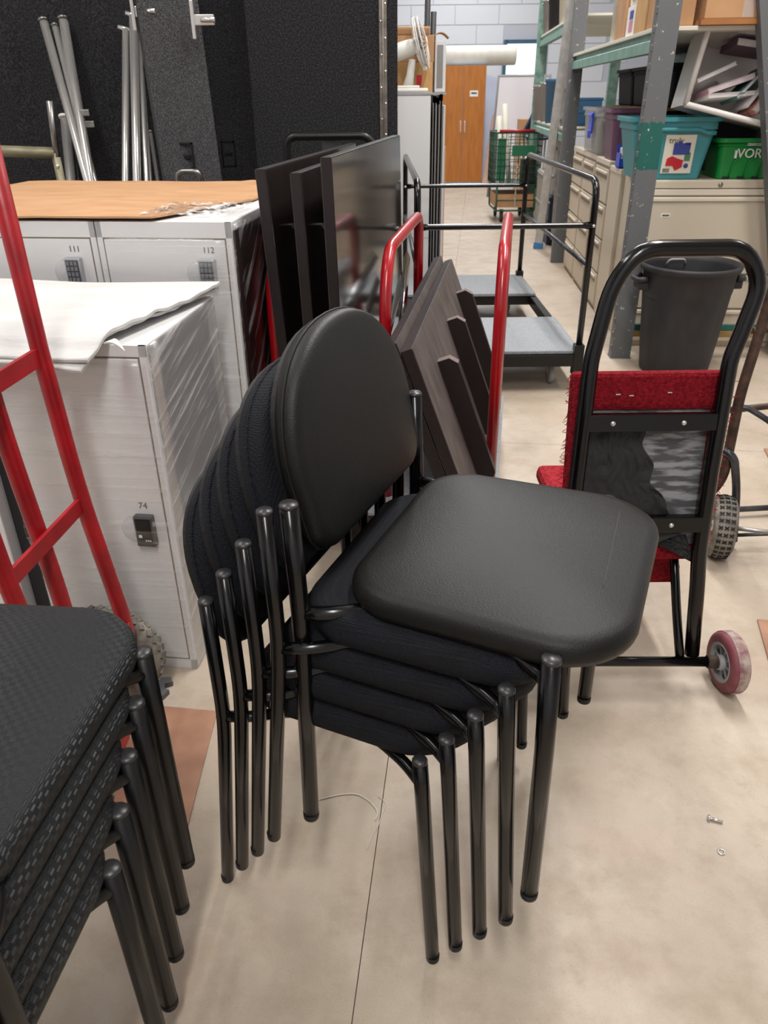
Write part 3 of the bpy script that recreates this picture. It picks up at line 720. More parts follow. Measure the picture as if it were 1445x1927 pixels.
for (tp, bp, dia, kind, lb) in POL:
    a = at(tp[0], tp[1], 4.37); b = at(bp[0], bp[1], 4.37-.55*(a.z-.95)/a.z); d = (b-a); foot = a + d*(a.z/(a.z-b.z)); foot.z = 0
    t = thing('chrome_pole', lb, 'pole', foot, 0, 'chrome poles leaning behind the lockers')
    a2 = a-foot; bm = NB(); dia *= 1.4; tube(bm, [V(0, 0, 0), a2], dia/2, 12); part('shaft', bm, 'chrome' if 'pinkish' not in lb else 'zinc', t)
    if kind in ('plain', 'clamp', 'cap'):
        bm = NB(); tube(bm, [a2-d.normalized()*-.0, a2-d.normalized()*.012], dia/2*1.25, 12); part('cap', bm, 'zinc' if kind != 'cap' else 'paper_white', t)
    if kind == 'hook':
        bm = NB(); tube(bm, [a2+V(-.035, -.005, .012), a2+V(.03, 0, -.004)], .010, 8); part('hook', bm, 'chrome', t)
    if kind == 'clamp':
        q = a2+d.normalized()*.42; bm = NB(); box(bm, q+V(.03, 0, 0), (.05, .04, .03), bev=.004); box(bm, q+V(.05, -.01, -.05), (.045, .035, .03), bev=.004); part('clamp', bm, 'zinc', t)
# beige angle frame at the far left
t = thing('metal_frame', 'small beige angle-iron frame standing behind the cardboard', 'frame', (-1.45, 3.55, 0))
P0, P1 = at(-60, 282, 3.55), at(104, 288, 3.55); bm = NB(); tube(bm, [P0, P1], .022, 4); part('top_bar', bm, 'frame_beige', t, off=t.location)
bm = NB(); q = at(93, 190, 3.55); tube(bm, [V(q.x, 3.55, q.z), V(at(108, 300, 3.55).x, 3.55, 1.08)], .014, 4); part('upper_post', bm, 'zinc', t, off=t.location)
bm = NB(); tube(bm, [V(P1.x, 3.55, P1.z), V(P1.x+.02, 3.55, 0.0)], .018, 4); part('post', bm, 'frame_beige', t, off=t.location)
for zz in (P1.z-.05, P1.z-.16): bm = NB(); lathe(bm, [(.010, 0), (.008, .004), (0, .006)], 8, M=frame((P1.x+.004, 3.535, zz), (1, 0, 0), (0, 0, 1), (0, -1, 0))); part('bolt', bm, 'chrome', t, off=t.location)
bm = NB(); tube(bm, [V(P0.x, 3.55, P0.z), V(P0.x, 3.55, 0.0)], .018, 4); part('post', bm, 'frame_beige', t, off=t.location)

# ---------------------------------------------------------------- panel cart with red hoops and dark table tops
CY = math.radians(-9.5); CO = V(.010, 2.20, 0)
pc = thing('panel_cart', 'low panel cart with three tall red tube hoops', 'cart', CO, CY)
HOOP = [(-.352, .05, .86), (0., 0., .80), (.328, .05, .83)]
for x, ya, yb in HOOP:
    bm = NB(); tube(bm, fillet([V(x, ya, .12), V(x, ya, .80), V(x+.03*0, ya+.08, .915), V(x, yb, .915), V(x, yb, .12)], .07, 6), .0178, 14); part('hoop', bm, 'red_paint', pc)
bm = NB(); bx(bm, -.42, .350, -.12, .98, .120, .150, bev=.004); dk = part('deck', bm, 'espresso', pc)
bm = NB(); bx(bm, -.425, .356, -.125, .985, .146, .160, bev=.003); part('carpet_top', bm, 'grey_carpet', dk)
bm = NB()
for x in (-.40, .335): bx(bm, x-.02, x+.02, -.12, .98, .085, .119)
for y in (-.10, .96): bx(bm, -.38, .315, y-.02, y+.02, .085, .119)
part('chassis', bm, 'black_satin', pc)
def caster(parent, x, y, r=.042, top=.085, hub='hub_grey'):
    bm = NB(); bx(bm, x-.03, x+.03, y-.03, y+.03, top-.006, top); bx(bm, x-.02, x-.015, y-.012, y+.012, r, top-.005); bx(bm, x+.015, x+.02, y-.012, y+.012, r, top-.005); c = part('caster', bm, 'zinc', parent)
    bm = NB(); lathe(bm, [(.006, -.014), (r*.9, -.013), (r, -.008), (r, .008), (r*.9, .013), (.006, .014)], 24, M=frame((x, y, r), (0, 1, 0), (0, 0, 1), (1, 0, 0))); part('caster_wheel', bm, hub, c)
for x in (-.38, .315):
    for y in (-.08, .93): caster(pc, x, y)
# vertical boards between the left and middle hoops: near-bottom x, lean of top
def tabletop(label, xb, xt, y0, y1, z0, z1, th, side, gloss, bat=None):
    """slab whose big faces look along local x; side = sign of x where the battens sit"""
    t = thing('table_top', label, 'table top', CO + Matrix.Rotation(CY, 3, 'Z') @ V(xb, (y0+y1)/2, 0), CY, 'dark table tops on the panel cart')
    ym = (y0+y1)/2; L_ = math.hypot(xt-xb, z1-z0); ang = math.atan2(xt-xb, z1-z0)
    up = V(math.sin(ang), 0, math.cos(ang)); nx = V(math.cos(ang), 0, -math.sin(ang))
    M = frame((0, 0, z0), nx, (0, 1, 0), up)
    bm = NB(); box(bm, (0, 0, L_/2), (th, y1-y0, L_), M, .0015); bd = part('panel', bm, 'espresso', t)
    bm = NB(); box(bm, (-side*(th/2+.0008), 0, L_/2), (.0016, y1-y0-.006, L_-.006), M); part('polished_face', bm, 'espresso_gloss', bd)
    bm = NB(); box(bm, (side*(th/2+.0008), 0, L_/2), (.0016, y1-y0-.006, L_-.006), M); part('underside', bm, 'espresso_under', bd)
    for (yy, a, b) in (bat or []):
        w_, e = .034, .056; Mb = M @ frame((side*(th/2+.0016), yy-ym-w_/2, 0), (1, 0, 0), (0, 0, 1), (0, -1, 0)) @ Matrix.Translation((0, 0, -w_))
        bm = NB(); prism(bm, [(0, a), (side*(e-.018), a), (side*e, a+.02), (side*e, b-.022), (side*(e-.02), b), (0, b)], w_, Mb); bt = part('batten', bm, 'espresso', t)
        bm = NB(); prism(bm, [(0, b), (side*(e-.02), b), (side*e, b-.022), (side*(e+.0012), b-.0215), (side*(e-.0195), b+.0012), (0, b+.0012)], w_, Mb); part('batten_end_lit', bm, 'batten_end_lit', bt)  # top end painted paler, as if lit from above
        bm = NB(); prism(bm, [(0, b-.20), (side*.016, b-.20), (side*.004, b-.06), (0, b-.06)], .012, Mb @ Matrix.Translation((0, 0, -.10))); part('glue_block', bm, 'batten_end_lit', bt)
    return t
VB = [(.22, .10, .80), (.62, .10, .80), (1.02, .10, .80)]
tabletop('dark upright table top furthest left, beside locker 112', -.278, -.325, -.05, 1.20, .162, 1.135, .028, -1, True, VB)
tabletop('dark upright table top between its two neighbours, slightly lower', -.205, -.232, -.04, 1.15, .162, 1.125, .028, -1, True, VB)
tabletop('dark upright table top with a polished face mirroring the room', -.128, -.146, -.045, 1.22, .162, 1.163, .028, -1, True, VB)
tabletop('dark table top leaning under the outer one against the middle red hoop', .262, .055, -.26, .98, .170, .735, .030, 1, True)
tabletop('dark table top with three battens leaning outermost against the middle red hoop', .305, .098, -.27, .97, .170, .725, .030, 1, True, [(.0, .06, .47), (.39, .06, .49), (.80, .06, .49)])
# black bars resting between hoop and boards
for (a, b, lb) in (((.03, .02, .50), (-.06, .92, .74), 'long grey-edged dark rail lying across the middle red hoop'), ((-.06, -.04, .42), (-.075, .85, .66), 'dark plank wedged beside the polished table top')):
    bm = NB(); tube(bm, [V(*a), V(*b)], .026, 4, flat=(1.3, .5)); o = part('plank', bm, 'espresso_gloss'); o.location = CO; o.rotation_euler.z = CY; tag(o, lb, 'plank')

# dark tube handle of a cart parked behind the table tops
t = thing('platform_cart', 'dark grey tube handle of a cart behind the table tops', 'cart', (-.23, 3.72, 0))
x0, x1 = at(541, 300, 3.72).x, at(700, 262, 3.72).x; zt = at(620, 256, 3.72).z
bm = NB(); tube(bm, fillet([V(x0-.01, 3.72, .10), V(x0, 3.72, zt-.02), V(x0+.03, 3.72, zt), V(x1-.02, 3.72, zt), V(x1+.02, 3.72, zt-.06), V(x1+.02, 3.72, .10)], .06), .017, 12); part('handle', bm, 'black_satin', t, off=t.location)
bm = NB(); bx(bm, (x0+x1)/2-.035, (x0+x1)/2+.05, 3.735, 3.745, zt-.10, zt-.01); part('plate', bm, 'steel_tube', t, off=t.location)
bm = NB(); bx(bm, x0-.05, x1+.06, 3.50, 3.74, .10, .14, bev=.005); part('deck', bm, 'black_satin', t, off=t.location)
for x in (x0, x1):
    for y in (3.54, 3.70): caster(t, x-t.location.x, y-3.72, .045, .10)

# ---------------------------------------------------------------- black two-deck chair cart in the aisle
XR, XL, YN, YF_ = .957, .165, 3.62, 5.40
fc = thing('flat_cart', 'black tube-railed flat cart with two grey carpeted decks', 'cart', ((XR+XL)/2, (YN+YF_)/2, 0)); OF = fc.location.copy()
for x in (XL, XR):
    bm = NB(); tube(bm, fillet([V(x, YN, .14), V(x, YN, .965), V(x, YF_, .965), V(x, YF_, .14)], .09, 6), .0155, 12); part('side_hoop', bm, 'black_gloss', fc, off=OF)
    bm = NB(); tube(bm, [V(x, YN, .605), V(x, YF_, .605)], .011, 10); part('side_rail', bm, 'steel_tube', fc, off=OF)
    for y in (YN, YF_):
        bm = NB(); bx(bm, x-.024, x+.024, y-.024, y+.024, .085, .235, bev=.003); part('corner_socket', bm, 'black_satin', fc, off=OF)
for y in (YN, YF_):
    bm = NB(); tube(bm, [V(XL, y, .78), V(XL+.05, y, .78), V(XR-.05, y, .78), V(XR, y, .78)], [.019, .0125, .0125, .019], 10); cr = part('cross_rod', bm, 'black_gloss', fc, off=OF)
    for x in (XL, XR): bm = NB(); lathe(bm, [(.008, 0), (.006, .004), (0, .005)], 8, M=frame((x, y-.019, .78), (1, 0, 0), (0, 0, 1), (0, -1, 0))); part('bolt', bm, 'chrome', cr, off=OF)
bm = NB()
for x in (XL, XR): bx(bm, x-.02, x+.02, YN-.0, YF_, .13, .185)
for y in (YN, 4.22, 4.88, YF_): bx(bm, XL, XR, y-.02, y+.02, .13, .185)
part('chassis', bm, 'black_satin', fc, off=OF)
for y0, y1 in ((3.62, 4.27), (4.85, 5.43)):
    bm = NB(); bx(bm, XL-.01, XR+.015, y0, y1, .186, .204, bev=.004); part('deck', bm, 'grey_carpet', fc, off=OF)
for x in (XL+.03, XR-.10):
    for y in (3.74, 5.22): caster(fc, x-OF.x, y-OF.y, .055, .13)

# ---------------------------------------------------------------- black hand truck with red carpet padding (right)
HN = V(0, 1, -.16); 
def hp(x, z, d=0.): return V(x, 1.45+.16*z+d, z)
bt = thing('hand_truck', 'black hand truck seen from behind with red carpet padding', 'hand truck', (.62, 1.46, 0)); OB = bt.location.copy()
rl = [hp(.63, .076), hp(.432, .10)]
left = [hp(.425, .09), hp(.427, .33), hp(.437, .56), hp(.447, .80), hp(.455, .84), hp(.478, .955), hp(.53, 1.022)]
right = [hp(.745, 1.022), hp(.787, .955), hp(.757, .84), hp(.745, .80), hp(.737, .56), hp(.735, .36), hp(.742, .28), hp(.752, .09)]
bm = NB(); tube(bm, fillet(left+right, .05, 4), .0175, 14); part('handle_frame', bm, 'black_gloss', bt, off=OB)
for z in (.668, .432):
    bm = NB(); M = frame(hp(.587, z, -.012), (1, 0, 0), V(0, .16, 1).normalized(), V(0, -1, .16).normalized()); box(bm, (0, 0, 0), (.285, .036, .006), M, .001); box(bm, (0, .017, -.01), (.285, .004, .022), M)
    cb_ = part('cross_bar', bm, 'black_gloss', bt, off=OB)
    for x in (-.085, .07): bm = NB(); lathe(bm, [(.0065, .002), (.005, .005), (0, .006)], 10, M=M @ Matrix.Translation((x, 0, 0))); part('bolt', bm, 'chrome', cb_, off=OB)
# padded back board on the far side of the frame, red carpet folded over its edges
M = frame(hp(.594, .545, .036), (1, 0, 0), V(0, .16, 1).normalized(), V(0, 1, -.16).normalized())
bm = NB(); box(bm, (0, 0, 0), (.312, .395, .012), M); bd = part('back_board', bm, 'weathered_board', bt, off=OB)
bm = NB(); box(bm, (0, 0, .020), (.350, .44, .026), M, .010)
box(bm, (0, .180, -.004), (.35, .085, .022), M, .010); box(bm, (-.164, -.02, -.003), (.022, .40, .022), M, .008); box(bm, (.150, -.02, -.003), (.030, .40, .022), M, .008); box(bm, (0, -.205, .0), (.35, .04, .026), M, .008)
cp_ = part('carpet_cover', bm, 'red_carpet', bt, off=OB)
bm = NB()
for k in range(170):                                   # frayed pile along the carpet edges
    e = random.random(); side = random.choice((-1, 1))
    q = M @ V(side*.176, -.2+.42*e, random.uniform(-.012, .02)); d = V(side*random.uniform(.002, .014), random.uniform(-.006, .006), random.uniform(-.012, .008)); tube(bm, [q, q+d], .0008, 3, caps=False)
part('fray', bm, 'red_carpet_pale', bt, off=OB, kind='stuff')
for x, y in ((-.075, .175), (-.045, .172), (.035, .178)):
    bm = NB(); box(bm, (x, y, -.0155), (.010, .0025, .001), M @ Matrix.Rotation(random.uniform(-.02, .02), 4, 'Z')); part('staple', bm, 'chrome', cp_, off=OB)
# torn black lining
def tear(u, v):
    x = -.150+.175*u*(1-.38*max(0, v-.35))*(1+.10*noise.noise(V(v*7, 1, 2))); y = -.185+.31*v; x = x+(.10*u*(1-v)**3)
    return M @ V(x, y, -.012-.012*abs(noise.noise(V(u*3.3, v*3.3, 3)))-.010*abs(noise.noise(V(u*8, v*8, 6)))-.02*u*u*max(0, noise.noise(V(v*5, 8, 1))))
bm = NB(); sheet(bm, tear, 34, 44, .0012, smooth=False); part('torn_lining', bm, 'torn_fabric', bt, off=OB)
def flap(u, v): return M @ V(.02+.09*u+.03*v, -.155-.05*u*v-.025*v, -.022-.018*abs(noise.noise(V(u*6, v*5, 9))))
bm = NB(); sheet(bm, flap, 14, 10, .0012, smooth=False); part('torn_flap', bm, 'torn_fabric', bt, off=OB)
def droop(u, v): return hp(.48+.225*u, .418-.045*v*math.sin(PI*min(1, u*1.05)), -.004+.01*noise.noise(V(u*5, v*3, 1)))
bm = NB(); sheet(bm, droop, 20, 6, .0012, smooth=False); part('hanging_lining', bm, 'torn_fabric', bt, off=OB)
# lower cross tube, wheels
bm = NB(); tube(bm, [V(.30, 1.463, .076), V(.805, 1.452, .076)], .0125, 14); part('axle', bm, 'black_gloss', bt, off=OB)
bm = NB(); tube(bm, [V(.788, 1.452, .076), V(.812, 1.451, .076)], .0165, 14); part('rusty_collar', bm, 'rust', bt, off=OB)
for s, x in ((1, .838), (-1, .300)):
    Mw = frame((x, 1.45, .076), V(0, 1, 0), V(0, 0, 1), V(1, 0, 0)) @ Matrix.Rotation(.06, 4, 'Y')
    bm = NB(); lathe(bm, [(.050, -.021), (.066, -.0215), (.074, -.016), (.0765, -.006), (.0765, .010), (.072, .020), (.050, .021), (.050, -.021)], 44, M=Mw, caps=False); wh = part('wheel', bm, 'maroon_tyre', bt, off=OB)
    bm = NB(); lathe(bm, [(.0768, -.010), (.0775, -.004), (.0775, .012), (.0745, .018)], 44, M=Mw, caps=False); part('worn_tread', bm, 'worn_tread', wh, off=OB)
    bm = NB(); lathe(bm, [(.043, -.020), (.0505, -.0225), (.0505, .0225), (.043, .020), (.041, .004), (.041, -.004), (.043, -.020)], 40, M=Mw, caps=False)
    lathe(bm, [(.0, -.026), (.018, -.026), (.020, -.02), (.020, .02), (.0, .02)], 24, M=Mw)
    for k in range(8): box(bm, (.031, 0, 0), (.030, .006, .026), Mw @ Matrix.Rotation(2*PI*k/8, 4, 'Z'))
    box(bm, (0, 0, .004), (.0825, .001, .001), Mw); part('hub', bm, 'hub_grey', wh, off=OB)
    bm = NB(); lathe(bm, [(.0, .001), (.046, .001), (.046, .004), (0, .004)], 24, M=Mw); part('hub_web', bm, 'hub_grey', wh, off=OB)
# diagonal braces and the carpeted nose platform on the far side
for x in (.735, .430):
    bm = NB(); tube(bm, fillet([V(x-.012, 1.462, .085), hp(x-.012, .16, .045), hp(x-.032, .34, .075)], .05), .011, 10); part('brace', bm, 'black_gloss', bt, off=OB)
bm = NB(); bx(bm, .415, .755, 1.62, 2.02, .205, .250, bev=.012); nz_ = part('nose_platform', bm, 'red_carpet', bt, off=OB)
bm = NB(); bx(bm, .490, .62, 2.00, 2.21, .205, .262, bev=.02); part('nose_pad', bm, 'red_carpet_pale', nz_, off=OB)
bm = NB(); bx(bm, .43, .74, 1.615, 1.622, .20, .335, bev=.003); part('lower_panel', bm, 'red_carpet', bt, off=OB)
for x, y in ((.60, 1.66), (.45, 1.66), (.72, 1.98), (.45, 1.98)): bm = NB(); lathe(bm, [(.013, 0), (.016, .004), (.014, .206)], 12, (x, y, 0)); part('foot', bm, 'rubber', bt, off=OB)

# ---------------------------------------------------------------- steel hand truck at the right edge with an air tyre
sh = thing('hand_truck', 'old steel hand truck with an air-filled tyre at the right edge', 'hand truck', (1.06, 2.1, 0)); OS = sh.location.copy()
def spt(nm, pts, r, m='steel_tube', fr=.05): bm = NB(); tube(bm, fillet(pts, fr), r, 12); part(nm, bm, m, sh, off=OS)
spt('rail', [V(.985, 2.14, .12), at(1360, 905, 2.12), at(1392, 745, 2.13), at(1450, 560, 2.16), at(1500, 400, 2.18)], .0155, 'rusty_steel')
spt('rail', [V(1.30, 2.20, .12), V(1.33, 2.21, .5), V(1.42, 2.24, 1.05)], .0155, 'rusty_steel')
spt('loop', [at(1388, 766, 2.13), at(1408, 768, 2.12), at(1460, 800, 2.08), at(1500, 850, 2.05)], .009)
spt('loop', [at(1362, 846, 2.12), at(1382, 862, 2.10), at(1386, 920, 2.10), V(1.128, 2.10, .03)], .0125)
for za in (.46, .70, .93): spt('cross_bar', [V(1.0+.06*za+.02, 2.14+.02*za, za), V(1.31+.06*za, 2.205+.02*za, za)], .010, 'rusty_steel')
spt('cross_rod', [V(1.13, 2.10, .05), V(1.40, 2.10, .058)], .006)
spt('toe_bar', [V(1.128, 2.10, .03), V(1.13, 2.30, .03), V(1.36, 2.32, .03)], .010)
Mw = frame((1.062, 2.07, .100), V(.28, .96, 0).normalized(), V(0, 0, 1), V(.96, -.28, 0).normalized())
bm = NB(); lathe(bm, [(.058, -.026), (.084, -.034), (.096, -.026), (.100, -.008), (.100, .008), (.096, .026), (.084, .034), (.058, .026)], 44, M=Mw); wh = part('wheel', bm, 'tyre_light', sh, off=OS)
bm = NB()
for k in range(28):
    for q in (-1, 1):
        for z in (-.017, .0, .017): box(bm, (0, 0, 0), (.004, .0155, .0042), Mw @ Matrix.Rotation(2*PI*k/28, 4, 'Z') @ Matrix.Translation((.1005-abs(z)*.12, 0, z)) @ Matrix.Rotation(q*.85, 4, 'X'))
part('tread', bm, 'rubber', wh, off=OS)
bm = NB(); lathe(bm, [(.0, -.022), (.014, -.030), (.018, -.026), (.022, -.014), (.048, -.016), (.058, -.027), (.060, -.020), (.060, .020), (.058, .027), (.020, .014), (0, .02)], 32, M=Mw); part('hub', bm, 'hub_white', wh, off=OS)
bm = NB(); tube(bm, [V(1.0, 2.088, .100), V(1.36, 1.985, .100)], .007, 10); part('axle', bm, 'zinc', sh, off=OS)
Mv = frame((1.345, 1.99, .100), V(.28, .96, 0).normalized(), V(0, 0, 1), V(.96, -.28, 0).normalized())
bm = NB(); lathe(bm, [(.0, -.02), (.084, -.034), (.100, -.008), (.100, .008), (.084, .034), (0, .02)], 36, M=Mv); part('wheel', bm, 'tyre_light', sh, off=OS)

# ---------------------------------------------------------------- waste bin
wb_ = thing('waste_bin', 'large dark grey round waste bin with side handles', 'waste bin', (1.555, 3.93, 0)); HB = .555
def rib(a, z):
    k = math.cos(6*(a+.25)); return 1+(.022*max(0, min(1, k*3)) if z < .40 else .022*max(0, min(1, (z-.40)*90)) if z < .43 else .022)
bm = NB(); lathe(bm, [(.0, .0), (.160, .0), (.170, .012), (.186, .15), (.203, .34), (.209, .399), (.212, .402), (.214, .43), (.226, HB-.03), (.241, HB-.028), (.246, HB-.012), (.241, HB), (.229, HB-.001), (.222, HB-.03), (.205, .36), (.165, .03), (0, .025)], 72, f=lambda a, z: rib(a, z) if .01 < z < .46 else 1.022 if z <= HB-.031 else 1.0)
part('barrel', bm, 'bin_black', wb_)
for s in (-1, 1):
    bm = NB(); tube(bm, fillet([V(s*.222, -.055, HB-.07), V(s*.268, -.045, HB-.075), V(s*.272, .045, HB-.075), V(s*.222, .055, HB-.07)], .03), .013, 10); bx(bm, s*.205, s*.262, -.05, .05, HB-.125, HB-.085, bev=.008); part('handle', bm, 'bin_black', wb_)
bm = NB(); tube(bm, fillet([V(-.05, .205, HB-.05), V(-.04, .19, HB-.02), V(.04, .19, HB-.02), V(.05, .205, HB-.05)], .03), .006, 8); part('bag_hook', bm, 'hub_grey', wb_)

# ---------------------------------------------------------------- steel rack on the right with cabinets and bins
RA = math.radians(-4.5); RO = V(1.335, 4.17, 0)
RM = Matrix.Translation(RO) @ Matrix.Rotation(RA, 4, 'Z')
def rw(x, y, z=0): return RM @ V(x, y, z)
rk = thing('storage_rack', 'tall grey steel pallet rack with chipped paint and pale green beams', 'rack', RO, RA)
def post(parent, x0, y0, top=2.6, m='rack_paint', lean=0., w=.105, d=.075, lugs=False):
    bm = NB(); M = Matrix.Translation((x0, y0, 0)) @ Matrix(((1, 0, lean, 0), (0, 1, 0, 0), (0, 0, 1, 0), (0, 0, 0, 1)))
    bx(bm, -w/2, w/2, -d/2, -d/2+.006, 0, top, M); bx(bm, -w/2, -w/2+.006, -d/2+.006, d/2, 0, top, M); bx(bm, w/2-.006, w/2, -d/2+.006, d/2, 0, top, M)
    po = part('post', bm, m, parent)
    if lugs:
        bm = NB(); box(bm, (-w/2-.003, -d/2+.014, .06), (.008, .016, .028), None, .002); l0 = part('lug', bm, m, po)
        for k in range(1, 26):
            l1 = l0.copy(); COL.objects.link(l1); l1.parent = po; l1.location = (x0, y0, .075*k)
        l0.location = (x0, y0, 0)
    bm = NB(); bx(bm, -w/2-.004, w/2+.004, -d/2-.004, d/2+.004, 0, .005, Matrix.Translation((x0, y0, 0))); part('foot_plate', bm, 'rack_paint', po)
    return po
post(rk, 0, 0, lugs=True); post(rk, .912, .01, top=2.2, lean=-.28, m='rack_plain')
post(rk, 0, 2.78, m='rack_plain'); post(rk, .80, 2.78, m='far_post')
bm = NB(); bx(bm, .05, .72, -.012, .012, .155, .185); part('brace', bm, 'teal_paint', rk)
bm = NB(); bx(bm, .05, .72, -.02, .01, .120, .153); part('wood_brace', bm, 'wood_strip', rk)
def beam(x, y0, y1, z0, s, parent):
    bm = NB(); poly = [(0, 0), (s*.046, 0), (s*.046, .085), (s*.022, .085), (s*.022, .062), (0, .050)]
    prism(bm, poly, y1-y0, frame((x, y0, z0), (1, 0, 0), (0, 0, 1), (0, 1, 0))); part('beam', bm, 'rack_green', parent)
beam(-.03, .04, 2.74, 1.472, 1, rk); beam(.78, .04, 2.74, 1.472, -1, rk)
for k in range(9):
    y0 = .05+k*.30; bm = NB(); bx(bm, -.03, .79, y0, y0+.294, 1.558, 1.576, bev=.002); part('shelf_board', bm, 'rack_deck', rk)
# second bay further down the aisle
beam(-.03, 2.86, 5.4, 1.75, 1, rk); beam(.78, 2.86, 5.4, 1.75, -1, rk); post(rk, 0, 5.45, m='far_post'); post(rk, .80, 5.45, m='far_post')
beam(-.03, 2.86, 5.4, .95, 1, rk)
for z in (1.836, 1.036): bm = NB(); bx(bm, -.02, .79, 2.86, 5.4, z, z+.016); part('shelf_board', bm, 'rack_deck', rk)

# lateral file cabinet facing the camera, inside the end frame
CH = .895
def rthing(name, label, cat, x, y, z=0, rz=0., group=None): p = rw(x, y, z); return thing(name, label, cat, p, RA+rz, group)
fcb = rthing('file_cabinet', 'wide beige lateral file cabinet facing out behind the waste bin', 'file cabinet', .05, .21)
bm = NB(); bx(bm, 0, .86, .012, .46, 0, CH, bev=.004); part('body', bm, 'beige_metal', fcb)
bm = NB(); bx(bm, .006, .854, -.004, .014, CH-.075, CH-.045, bev=.003); part('top_rail', bm, 'beige_trim', fcb)
bm = NB(); bx(bm, .006, .854, -.002, .014, CH-.040, CH-.004, bev=.003); o = part('top_band', bm, 'beige_metal', fcb)
bm = NB(); lathe(bm, [(.012, 0), (.012, .004), (.008, .007), (0, .007)], 14, M=frame((.40, -.002, CH-.022), (1, 0, 0), (0, 0, 1), (0, -1, 0))); part('lock', bm, 'zinc', o)
for (a, b) in ((.415, CH-.082), (.225, .405), (.035, .215)):
    bm = NB(); bx(bm, .008, .852, -.006, .014, a, b, bev=.004); dr = part('drawer', bm, 'beige_metal', fcb)
    bm = NB(); bx(bm, .008, .852, -.014, -.004, b-.022, b-.003, bev=.003); part('pull', bm, 'beige_trim', dr)
bm = NB(); bx(bm, .115, .165, -.0075, -.006, CH-.185, CH-.163); lb_ = part('label_holder', bm, 'paper_cream', fcb)
bm = NB(); bx(bm, .122, .158, -.0085, -.0075, CH-.178, CH-.170); part('print', bm, 'print_grey', lb_)
bm = NB(); bx(bm, .02, .84, .02, .44, .001, .02); part('plinth', bm, 'seam_dark', fcb)
# cabinets along the aisle (drawers face the aisle, local -x)
def aisle_cab(label, y0, w, drawers, h, x=.03):
    t = rthing('file_cabinet', label, 'file cabinet', x, y0, group='beige file cabinets along the aisle')
    bm = NB(); bx(bm, .012, .47, 0, w-.006, 0, h, bev=.004); part('body', bm, 'beige_metal', t)
    bm = NB(); bx(bm, -.006, .475, -.002, w-.004, h-.028, h+.004, bev=.003); part('top', bm, 'beige_trim', t)
    for k in range(drawers):
        hh = (h-.07)/drawers; a = .03+k*hh
        bm = NB(); bx(bm, -.004, .014, .012, w-.018, a+.006, a+hh-.006, bev=.004); dr = part('drawer', bm, 'beige_metal', t)
        bm = NB(); bx(bm, -.014, -.002, .05, w-.055, a+hh-.040, a+hh-.024, bev=.003); part('pull', bm, 'beige_trim', dr)
        bm = NB(); bx(bm, -.0062, -.003, .05, w-.055, a+hh-.066, a+hh-.042); part('recess_shade', bm, 'recess_shade', dr)  # flat strip painted darker as the shade in the pull recess
    return t
t = rthing('file_cabinet', 'plain beige cabinet side standing behind the chipped rack post', 'file cabinet', .03, .70, group='beige file cabinets along the aisle')
bm = NB(); bx(bm, 0, .48, 0, .33, 0, .905, bev=.004); part('body', bm, 'beige_metal', t); bm = NB(); bx(bm, -.004, .484, -.002, .332, .88, .91, bev=.003); part('top', bm, 'beige_trim', t)
aisle_cab('beige four-drawer file cabinet nearest the flat cart', 1.05, .50, 4, .925); aisle_cab('beige four-drawer file cabinet second along the aisle', 1.57, .50, 4, .93); aisle_cab('beige four-drawer file cabinet furthest along the aisle', 2.09, .50, 4, .93)
# bins -------------------------------------------------
def tote(name, label, c, wb, db, wt, dt, h, m, rz=0., lip=.018, wall=.006, group=None, closed=None):
    """tapered storage tote, open top; c = base centre (world)"""
    t = thing(name, label, 'bin', c, RA+rz, group)
    def ring(w_, d_, z, r): return [V(x, y, z) for x, y in rrect(-w_/2, w_/2, -d_/2, d_/2, r, 4)]
    L_ = [ring(wb*.98, db*.98, 0, .02), ring(wb, db, .008, .025), ring(wb+(wt-wb)*.80, db+(dt-db)*.80, h*.80, .03), ring(wb+(wt-wb)*.80+.02, db+(dt-db)*.80+.02, h*.81, .035), ring(wt, dt, h-.022, .035), ring(wt+lip*2, dt+lip*2, h-.02, .045), ring(wt+lip*2, dt+lip*2, h, .045), ring(wt-wall, dt-wall, h, .03), ring(wb-wall, db-wall, .012, .02)]
    bm = NB(); R = [[bm.verts.new(p) for p in r] for r in L_]; n = len(R[0])
    for a, b in zip(R, R[1:]):
        for k in range(n): bm.faces.new((a[k], a[(k+1) % n], b[(k+1) % n], b[k]))
    bm.faces.new(R[0][::-1]); bm.faces.new(R[-1]); part('tub', bm, m, t); return t
zc = CH+.002
p = rw(.175, .40, zc); teal = tote('storage_tote', 'teal plastic tote with a printed white label on the file cabinet', p, .335, .32, .43, .40, .295, 'bin_teal')
bm = NB(); Mf = frame((0.035, -.1795, .122), (1, 0, 0), V(0, -.13, 1).normalized(), V(0, -1, -.13).normalized()); M2 = Mf
box(bm, (0, 0, .001), (.155, .185, .002), M2); lab = part('paper_label', bm, 'paper_cream', teal)
part('lettering', text_bm('truly', .040, M2 @ Matrix.Translation((-.022, .066, .0026))), 'print_black', lab)
bm = NB(); box(bm, (.012, .026, .003), (.085, .055, .002), M2); box(bm, (.0, .058, .003), (.02, .012, .002), M2); box(bm, (.04, .05, .003), (.026, .012, .002), M2); part('picture', bm, 'print_blue', lab)
bm = NB(); prism(bm, [(-.058, -.055), (-.055, -.02), (-.03, -.008), (0, -.02), (.03, -.028), (.028, -.062), (-.005, -.078), (-.02, -.055)], .002, M2 @ Matrix.Translation((0, 0, .003))); part('picture', bm, 'print_red', lab)
bm = NB(); box(bm, (.048, -.012, .003), (.03, .04, .002), M2); part('picture', bm, 'print_green', lab)
